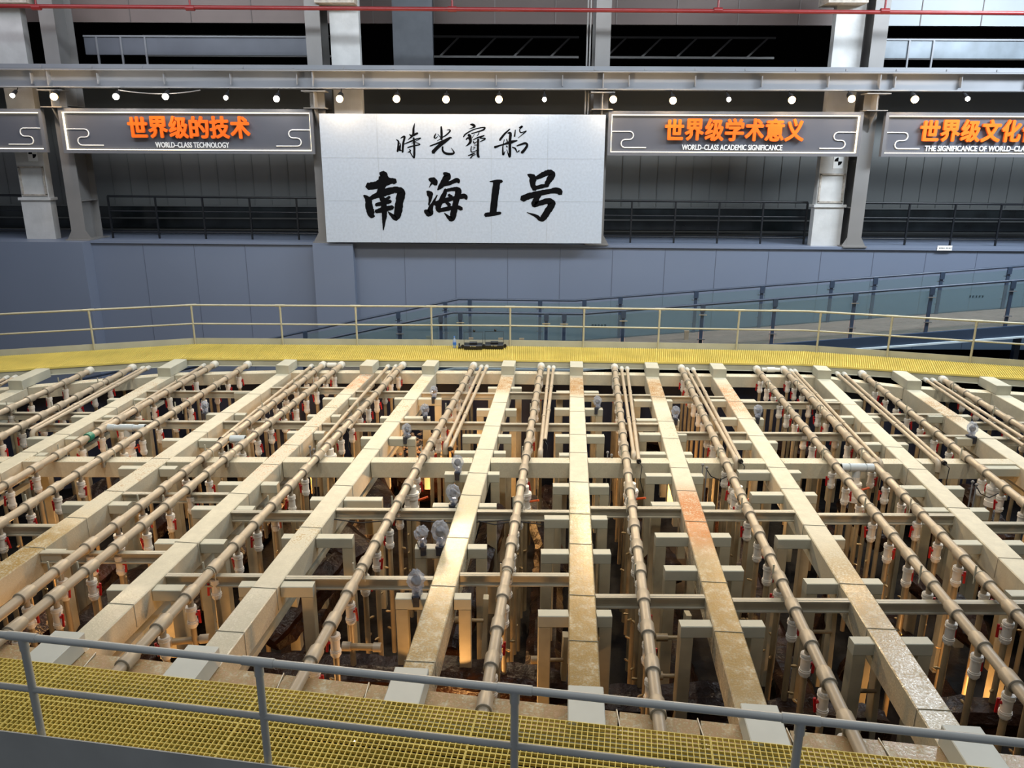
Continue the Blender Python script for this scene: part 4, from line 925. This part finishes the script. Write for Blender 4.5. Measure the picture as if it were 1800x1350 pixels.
THIN = [((262, 646), (60, 757), 1), ((248, 649), (50, 757), 1), ((356, 644), (181, 748), 2), ((553, 639), (388, 772), 4), ((685.5, 640), (562, 781), 6), ((698, 641), (611, 756), 6), ((846.6, 644), (783.7, 781), 7), ((855.5, 645), (791, 789), 7), ((965, 644), (950, 794), 8), ((973.5, 641), (958, 775), 8), ((1092, 644), (1114, 799), 9), ((1102, 644), (1123, 811), 9),
        ((1205.5, 646), (1293, 806), 10), ((1216, 645), (1302, 811), 10), ((1395, 650), (1546, 811), 12), ((1386, 648), (1541, 818), 12), ((1469.6, 655), (1647, 811), 13), ((1479.7, 654), (1660, 814), 13), ((1633, 671.6), (1800, 784), 14), ((1644.6, 671.6), (1800, 771), 14), ((23, 665), (0, 677), 0), ((14, 663), (-12, 676), 0)]
tc_ = {}
for i, (a, b_, own) in enumerate(THIN):
    A, Bp = atz(*a, 0.05), atz(*b_, 0.05); d = (Bp - A)[:2]; L_ = np.linalg.norm(d); d /= L_
    A2 = A[:2] - d * 1.0; s0 = meet(A2, d, lambda x: poly_y(x, WALKF) - 0.03); A = np.array([*(A2 + d * s0), 0.05]); L_ = np.linalg.norm(Bp[:2] - A[:2]); th = math.atan2(d[0], -d[1])
    tc_[own] = tc_.get(own, 0) + 1
    r = thing('thin_pipe', 'thin beige pipe beside the %s thick pipe from the left, %s of them' % (ORD[own], ORD[tc_[own] - 1]), 'pipe', A, th, 'thin pipes')
    q = MB(); q.tube([(0, 0, 0), (0, -L_, 0)], .036, 12); q.build('tube', M['pipe'], r)
    inst('end_collar', ME['collar_thin'], r, (0, -.1, 0))
    if b_[0] > 0 and b_[0] < 1790:
        if i % 2 == 0:
            q = MB(); q.tube([(0, -L_ + .1, 0), (0, -L_, 0), (0, -L_ - .05, -.015), (0, -L_ - .075, -.06), (0, -L_ - .08, -.16)], .048, 12); q.build('elbow', M['coupling'], r)
            q = MB(); q.tube([(0, -L_ - .08, -.1), (0, -L_ - .08, -2.0)], .036, 10); q.build('drop_pipe', M['drop'], r)
        else:
            q = MB(); q.tube([(0, -L_ - .02, 0), (0, -L_ + .03, 0)], .042, 12); q.build('end_cap', M['cable'], r)
            q = MB(); q.tube([(0.0, -L_ - .02, 0), (0.05, -L_ - .1, -.05), (.03, -L_ - .12, -.3), (.1, -L_ - .1, -.55)], .008, 5); q.build('cable_tail', M['cable'], r)
        for f in (.33, .66):
            q = MB(); q.tube([(0, -L_ * f - .06, 0), (0, -L_ * f + .06, 0)], .044, 12); q.build('socket', M['coupling'], r)

# pale cross pipes joining neighbouring thick pipes
XP = [(2, 3, (235, 752), 'far left'), (4, 5, (417, 772), 'left'), (11, 12, (1505, 822), 'right')]
for (i, j, px, lab) in XP:
    y = atz(*px, PZ)[1]
    xs_ = [PL[k][0][0] + PL[k][1][0] * (y - PL[k][0][1]) / PL[k][1][1] for k in (i, j)]
    xa, xb = xs_[0] + .07, xs_[1] - .07; xm = (xa + xb) / 2; c = (xm, y, PZ)
    r = thing('cross_pipe', 'pale blue grey pipe with tee joining the %s and %s thick pipes from the left' % (ORD[i], ORD[j]), 'pipe', c, 0, 'pale cross pipes')
    q = MB(); q.tube([(xa, y, PZ), (xb, y, PZ)], .058, 14); q.build('tube', M['pale_pvc'], r, c)
    q = MB(); q.tube([(xm - .13, y, PZ), (xm + .13, y, PZ)], .076, 14); q.tube([(xm, y, PZ), (xm, y, PZ - .2)], .07, 14); q.build('tee', M['pale_pvc'], r, c)
    for x in (xa + .06, xb - .06): q = MB(); q.tube([(x - .06, y, PZ), (x + .06, y, PZ)], .074, 14); q.build('socket', M['pale_pvc'], r, c)
    v = inst('large_valve', ME['bigvalve'], r, (0, 0, -.12)); inst('valve_handle', ME['bighandle'], v)
    q = MB(); q.tube([(xm, y, PZ - .6), (xm, y, -2.3)], .05, 12); q.build('drop_pipe', M['drop'], r, c)
for (i, j, lab) in ((4, 5, 'left'), (11, 12, 'right')):
    a, b_ = PL[i][0], PL[j][0]; c = (a + b_) / 2 + np.array([0, -.06, 0])
    r = thing('header_pipe', 'short pale header pipe under the far walkway joining the %s and %s thick pipes' % (ORD[i], ORD[j]), 'pipe', c, 0, 'header pipes')
    q = MB(); q.tube([(a[0] + .11, a[1] - .06, PZ), (b_[0] - .11, b_[1] - .06, PZ)], .055, 12); q.build('tube', M['collar'], r, c)
    q = MB(); m_ = c; q.tube([(m_[0] - .1, m_[1], PZ), (m_[0] + .1, m_[1], PZ)], .07, 12); q.build('tee', M['collar'], r, c)

# ------------------------------------------------------------------ wrapped fixtures on the frames
WR = [(372, 718, .8), (765, 694, .85), (747, 734, .85), (717, 766, .85), (805, 829, .95), (797, 886, 1.0), (742, 958, 1.0), (775, 958, 1.15), (733, 1044, 1.05), (1049, 716, .85), (1186, 736, .85), (1331, 735, .85), (1695, 762, .95)]
WL = ['beside the third long beam at the far left', 'beside the fifth long beam, farthest one there', 'beside the fifth long beam, second from the far walkway', 'beside the fifth long beam, third from the far walkway', 'left of the sixth long beam, just in front of the thick cross beam', 'left of the sixth long beam, below the thick cross beam', 'left of the sixth long beam, flat one of the close pair', 'left of the sixth long beam, tall one of the close pair', 'left of the sixth long beam, nearest the camera', 'right of the seventh long beam', 'right of the eighth long beam', 'right of the ninth long beam', 'on the eleventh long beam at the right']
for i, (px, py, sc) in enumerate(WR):
    sc *= .82
    p = atz(px, py, -0.03)
    # settle on the closest frame arm
    f = min(FRAMEPOS, key=lambda f: abs(f[4] - p[1]) * 1.5 + abs(f[3] - p[0])); p = np.array([p[0], f[4] if abs(f[4] - p[1]) < .6 else p[1], -0.03])
    rnd = random.Random(40 + i)
    r = thing('wrapped_fixture', 'plastic-wrapped fixture %s' % WL[i], 'fixture', p, rnd.uniform(-.4, .4), 'plastic-wrapped fixtures')
    q = MB(); q.box((0, 0, .02), (.12 * sc, .17, .04)); q.box((0, -.09, -.03), (.09 * sc, .03, .13)); q.build('clamp', M['darkcore'], r)
    q = MB(); q.tube([(0, 0, .03), (.01, 0, .14 * sc)], .03, 8); q.build('stem', M['chrome'], r)
    q = MB(); q.ball((0, 0, .24 * sc), (.075 * sc, .075 * sc, .085 * sc)); q.build('fixture_body', M['darkcore'], r)
    q = MB(); q.ball((0, 0, .25 * sc), (.125 * sc, .12 * sc, (.12 if i == 6 else .16) * sc), 16, 10, 0, .16, rnd); q.ball((.01, 0, .08 * sc), (.075 * sc, .075 * sc, .09 * sc), 10, 6, 0, .25, rnd); q.build('plastic_wrap', M['film'], r)

# sensor rods with cables beside the pipes
for i, (px, py, xt) in enumerate(((1068, 800, 'seventh'), (1235, 822, 'ninth'), (1709, 852, 'second last'), (545, 790, 'fourth'))):
    p = atz(px, py, .05)
    r = thing('sensor_rods', 'pair of thin upright sensor rods with black cable near the %s long beam' % xt, 'sensor', (p[0], p[1], -1.2), 0, 'sensor rods')
    b_ = (p[0], p[1], -1.2)
    for k in (0, 1):
        x = p[0] + k * .07; zt = .1 - k * .05
        q = MB(); q.tube([(x, p[1], -1.2), (x, p[1], zt)], .011, 8); ro = q.build('rod', M['girder'], r, b_)
        q = MB(); q.ball((x, p[1], zt), .026); q.build('rod_tip', M['column'], ro, b_)
    q = MB(); q.tube([(p[0] + .07, p[1], .02), (p[0] + .15, p[1] - .02, -.1), (p[0] + .3, p[1] - .02, -.17), (p[0] + .45, p[1], -.1)], .009, 6); q.build('cable', M['cable'], r, b_)

# black cables slung along members
for i, (pts, lab) in enumerate((
        ([(590, 905), (640, 900), (700, 912), (800, 908), (900, 911)], 'black cable slung under the cross channel between fifth and sixth long beams'),
        ([(843, 900), (870, 905), (905, 915), (960, 912)], 'black cable slung under the cross channel between sixth and seventh long beams'))):
    ww = [atz(x, y, -.13) for x, y in pts]; ym = min(q[1] for q in ww)
    q = MB(); q.tube([(v[0], ym - 0.02, -.13 - .06 * (k % 2)) for k, v in enumerate(ww)], .009, 6); tag(q.build('slung_cable', M['cable'], None, tuple(ww[0])), lab, 'cable')

# ------------------------------------------------------------------ ship timbers and debris in the pit
def timber(p, q_, w_, h_, label, seed, tw=0.0):
    rnd = random.Random(seed); p, q_ = np.array(p, float), np.array(q_, float); d = q_ - p; l = np.linalg.norm(d); d /= l
    up = np.array([0, 0, 1.0]) if abs(d[2]) < .9 else np.array([0, 1.0, 0]); a = np.cross(d, up); a /= np.linalg.norm(a); b = np.cross(a, d)
    n = max(6, int(l / .12)); m = 12; vs = []
    ph = [rnd.uniform(0, 6.28) for _ in range(6)]; ridge = [rnd.uniform(.8, 1.12) for _ in range(m)]
    for i in range(n + 1):
        t = i / n; taper = 1 - .35 * max(0, t - .85) / .15 - .35 * max(0, .12 - t) / .12
        c = p + d * l * t + a * .05 * math.sin(3 * t + ph[0]) + b * .04 * math.sin(4 * t + ph[1])
        for j in range(m):
            an = 2 * PI * j / m; cx_, sy_ = math.cos(an), math.sin(an)
            k = 1 / max(abs(cx_), abs(sy_)) ** .7
            g = taper * k * ridge[j] * (1 + rnd.uniform(-.07, .07))
            vs.append(c + a * w_ / 2 * cx_ * g + b * h_ / 2 * sy_ * g)
    fs = [(i * m + j, i * m + (j + 1) % m, (i + 1) * m + (j + 1) % m, (i + 1) * m + j) for i in range(n) for j in range(m)] + [tuple(range(m - 1, -1, -1)), tuple(range(n * m, n * m + m))]
    q = MB(); q.add(vs, fs)
    mid = (p + q_) / 2
    return tag(q.build('ship_timber', M['timber'], None, tuple(mid)), label, 'timber', 'ship timbers in the pit')
def T(a, b_, z, w_, h_, label, seed, z2=None):
    p = atz(*a, z); q_ = atz(*b_, z if z2 is None else z2); return timber(p, q_, w_, h_, label, seed)
T((380, 1175), (760, 1200), -1.15, .5, .4, 'dark reddish waterlogged timber lying along the near edge, left of the sixth beam', 1)
T((700, 1180), (1010, 1205), -1.2, .55, .35, 'dark waterlogged timber lying along the near edge between sixth and seventh beams', 2)
T((1040, 1230), (1290, 1245), -1.3, .45, .4, 'black waterlogged timber lying along the near edge between seventh and eighth beams', 3)
T((1330, 1262), (1560, 1275), -1.4, .5, .4, 'black waterlogged timber lying along the near edge between eighth and ninth beams', 4)
T((1640, 1260), (1850, 1280), -1.4, .5, .4, 'black waterlogged timber lying along the near edge right of the ninth beam', 5)
T((800, 1150), (872, 900), -1.3, .35, .5, 'dark slanting plank standing beside the right side of the sixth beam', 6, -.7)
T((470, 1130), (600, 980), -1.5, .5, .45, 'dark broken timber rising between the fourth and fifth beams', 7, -.9)
T((345, 1010), (430, 890), -1.4, .5, .35, 'dark broken timber between the third and fourth beams', 8, -.9)
T((640, 980), (560, 900), -1.4, .7, .3, 'dark broad hull plank beneath the fifth beam', 9, -1.0)
T((130, 1130), (270, 1000), -1.4, .45, .4, 'dark timber under the paired pipes at lower left', 10, -1.2)
T((690, 905), (640, 830), -1.3, .6, .4, 'wet brown timber left of the sixth beam below the cross beam', 11, -1.0)
T((1395, 1150), (1480, 1010), -1.7, .3, .5, 'black slanting plank standing left of the ninth beam', 12, -.8)
T((1480, 1190), (1560, 1120), -1.9, .35, .4, 'black timber stump under the ninth beam near the front', 13, -1.2)
T((1560, 960), (1480, 880), -1.5, .5, .35, 'dark timber between the ninth and tenth beams', 14, -1.0)
T((1720, 1130), (1600, 1010), -1.5, .5, .4, 'dark timber slanting under the paired pipes at lower right', 15, -1.1)
T((1180, 1020), (1120, 900), -1.7, .5, .4, 'dark timber in shadow between the seventh and eighth beams', 16, -1.2)
T((985, 1010), (940, 880), -1.8, .5, .4, 'dark timber in shadow between the sixth and seventh beams', 17, -1.4)
T((100, 900), (260, 830), -1.6, .5, .4, 'dark timber beneath the second and third beams at left', 18, -1.3)
T((1780, 950), (1690, 860), -1.5, .5, .4, 'dark timber beneath the tenth and eleventh beams at right', 19, -1.2)
T((230, 1080), (60, 1190), -1.6, .5, .4, 'dark timber at the lower left corner behind the near railing', 20, -1.5)
T((330, 790), (450, 760), -1.8, .6, .4, 'dark timber under the far part of the third and fourth beams', 21, -1.6)
T((1080, 760), (1200, 780), -1.8, .6, .4, 'dark timber under the far part of the seventh and eighth beams', 22, -1.6)
T((1330, 780), (1460, 800), -1.8, .6, .4, 'dark timber under the far part of the ninth and tenth beams', 23, -1.6)
# long hull strakes running the length of the pit
for i, (x0, x1) in enumerate(((-7.4, -7.9), (-5.2, -5.9), (-2.9, -3.4), (-.9, -1.4), (.9, .3), (2.9, 2.3), (4.7, 4.0), (6.7, 6.0), (8.9, 8.3))):
    timber((x0, 16.8, -2.35), (x1, 7.6, -2.3), .55, .4, 'long dark hull timber on the pit floor, %s from the left of the long ones' % ORD[i], 60 + i)
# pale rubble heap under the fifth beam
q = MB(); rnd = random.Random(5)
p = atz(742, 772, -1.2)
for i in range(260):
    c = p + np.array([rnd.gauss(0, .33), rnd.gauss(0, .5), rnd.uniform(-.25, .02)]); s = rnd.uniform(.02, .06); q.ball(c, (s, s * .8, s * .6), 6, 4, 0, .2, rnd)
tag(q.build('rubble_heap', M['debris'], None, tuple(p)), 'pale orange rubble heap lit beneath the frames right of the fifth beam', 'rubble', None, 'stuff')
q = MB(); q.ball(p + np.array([0, 0, -.75]), (.75, 1.0, .7), 16, 8, 0, .08, rnd); tag(q.build('mud_mound', M['timber'], None, tuple(p)), 'brown mound carrying the pale rubble right of the fifth beam', 'mound')

# screw jacks wedging the planks, and capped branch pipes
JK = [((1433, 1110), (1462, 1111), 'left of the ninth long beam'), ((1515, 1214), (1540, 1215), 'left of the ninth long beam near the front'), ((962, 1160), (990, 1160), 'left of the seventh long beam near the front'),
      ((1180, 1120), (1206, 1121), 'left of the eighth long beam'), ((1172, 1188), (1200, 1188), 'left of the eighth long beam near the front'), ((826, 1090), (850, 1091), 'right of the sixth long beam')]
for i, (a, b_, lab) in enumerate(JK):
    z = -.8; p, e = atz(*a, z), atz(*b_, z); c = (p + e) / 2
    r = thing('screw_jack', 'beige screw jack pressed against a plank %s' % lab, 'jack', c, 0, 'screw jacks in the pit')
    q = MB(); q.tube([(p[0] - .16, c[1], z), (e[0], c[1], z)], .026, 10); q.build('screw', M['drop'], r, c)
    q = MB(); q.tube([(p[0] - .2, c[1], z), (p[0] - .05, c[1], z)], .05, 12); q.build('nut', M['drop'], r, c)
    q = MB(); q.bar((e[0] + .03, c[1] + .12, z + .28), (e[0] - .01, c[1] - .04, z - .9), .07, .16, .008); q.build('plank', M['leg_lo'], r, c)
for i, (a, b_, lab) in enumerate((((602, 1136), (670, 1138), 'left of the sixth long beam'), ((284, 1130), (368, 1122), 'left of the fifth long beam'))):
    z = -.55; p, e = atz(*a, z), atz(*b_, z); c = (p + e) / 2
    r = thing('branch_pipe', 'short capped beige branch pipe lying crosswise %s near the front' % lab, 'pipe', c, 0, 'branch pipes')
    q = MB(); q.tube([p, e], .042, 12); q.build('tube', M['drop'], r, c)
    for w0, w1 in ((p, p + (e - p) * .22), (e - (e - p) * .2, e)): q = MB(); q.tube([w0, w1], .056, 12); q.build('cap', M['coupling'], r, c)
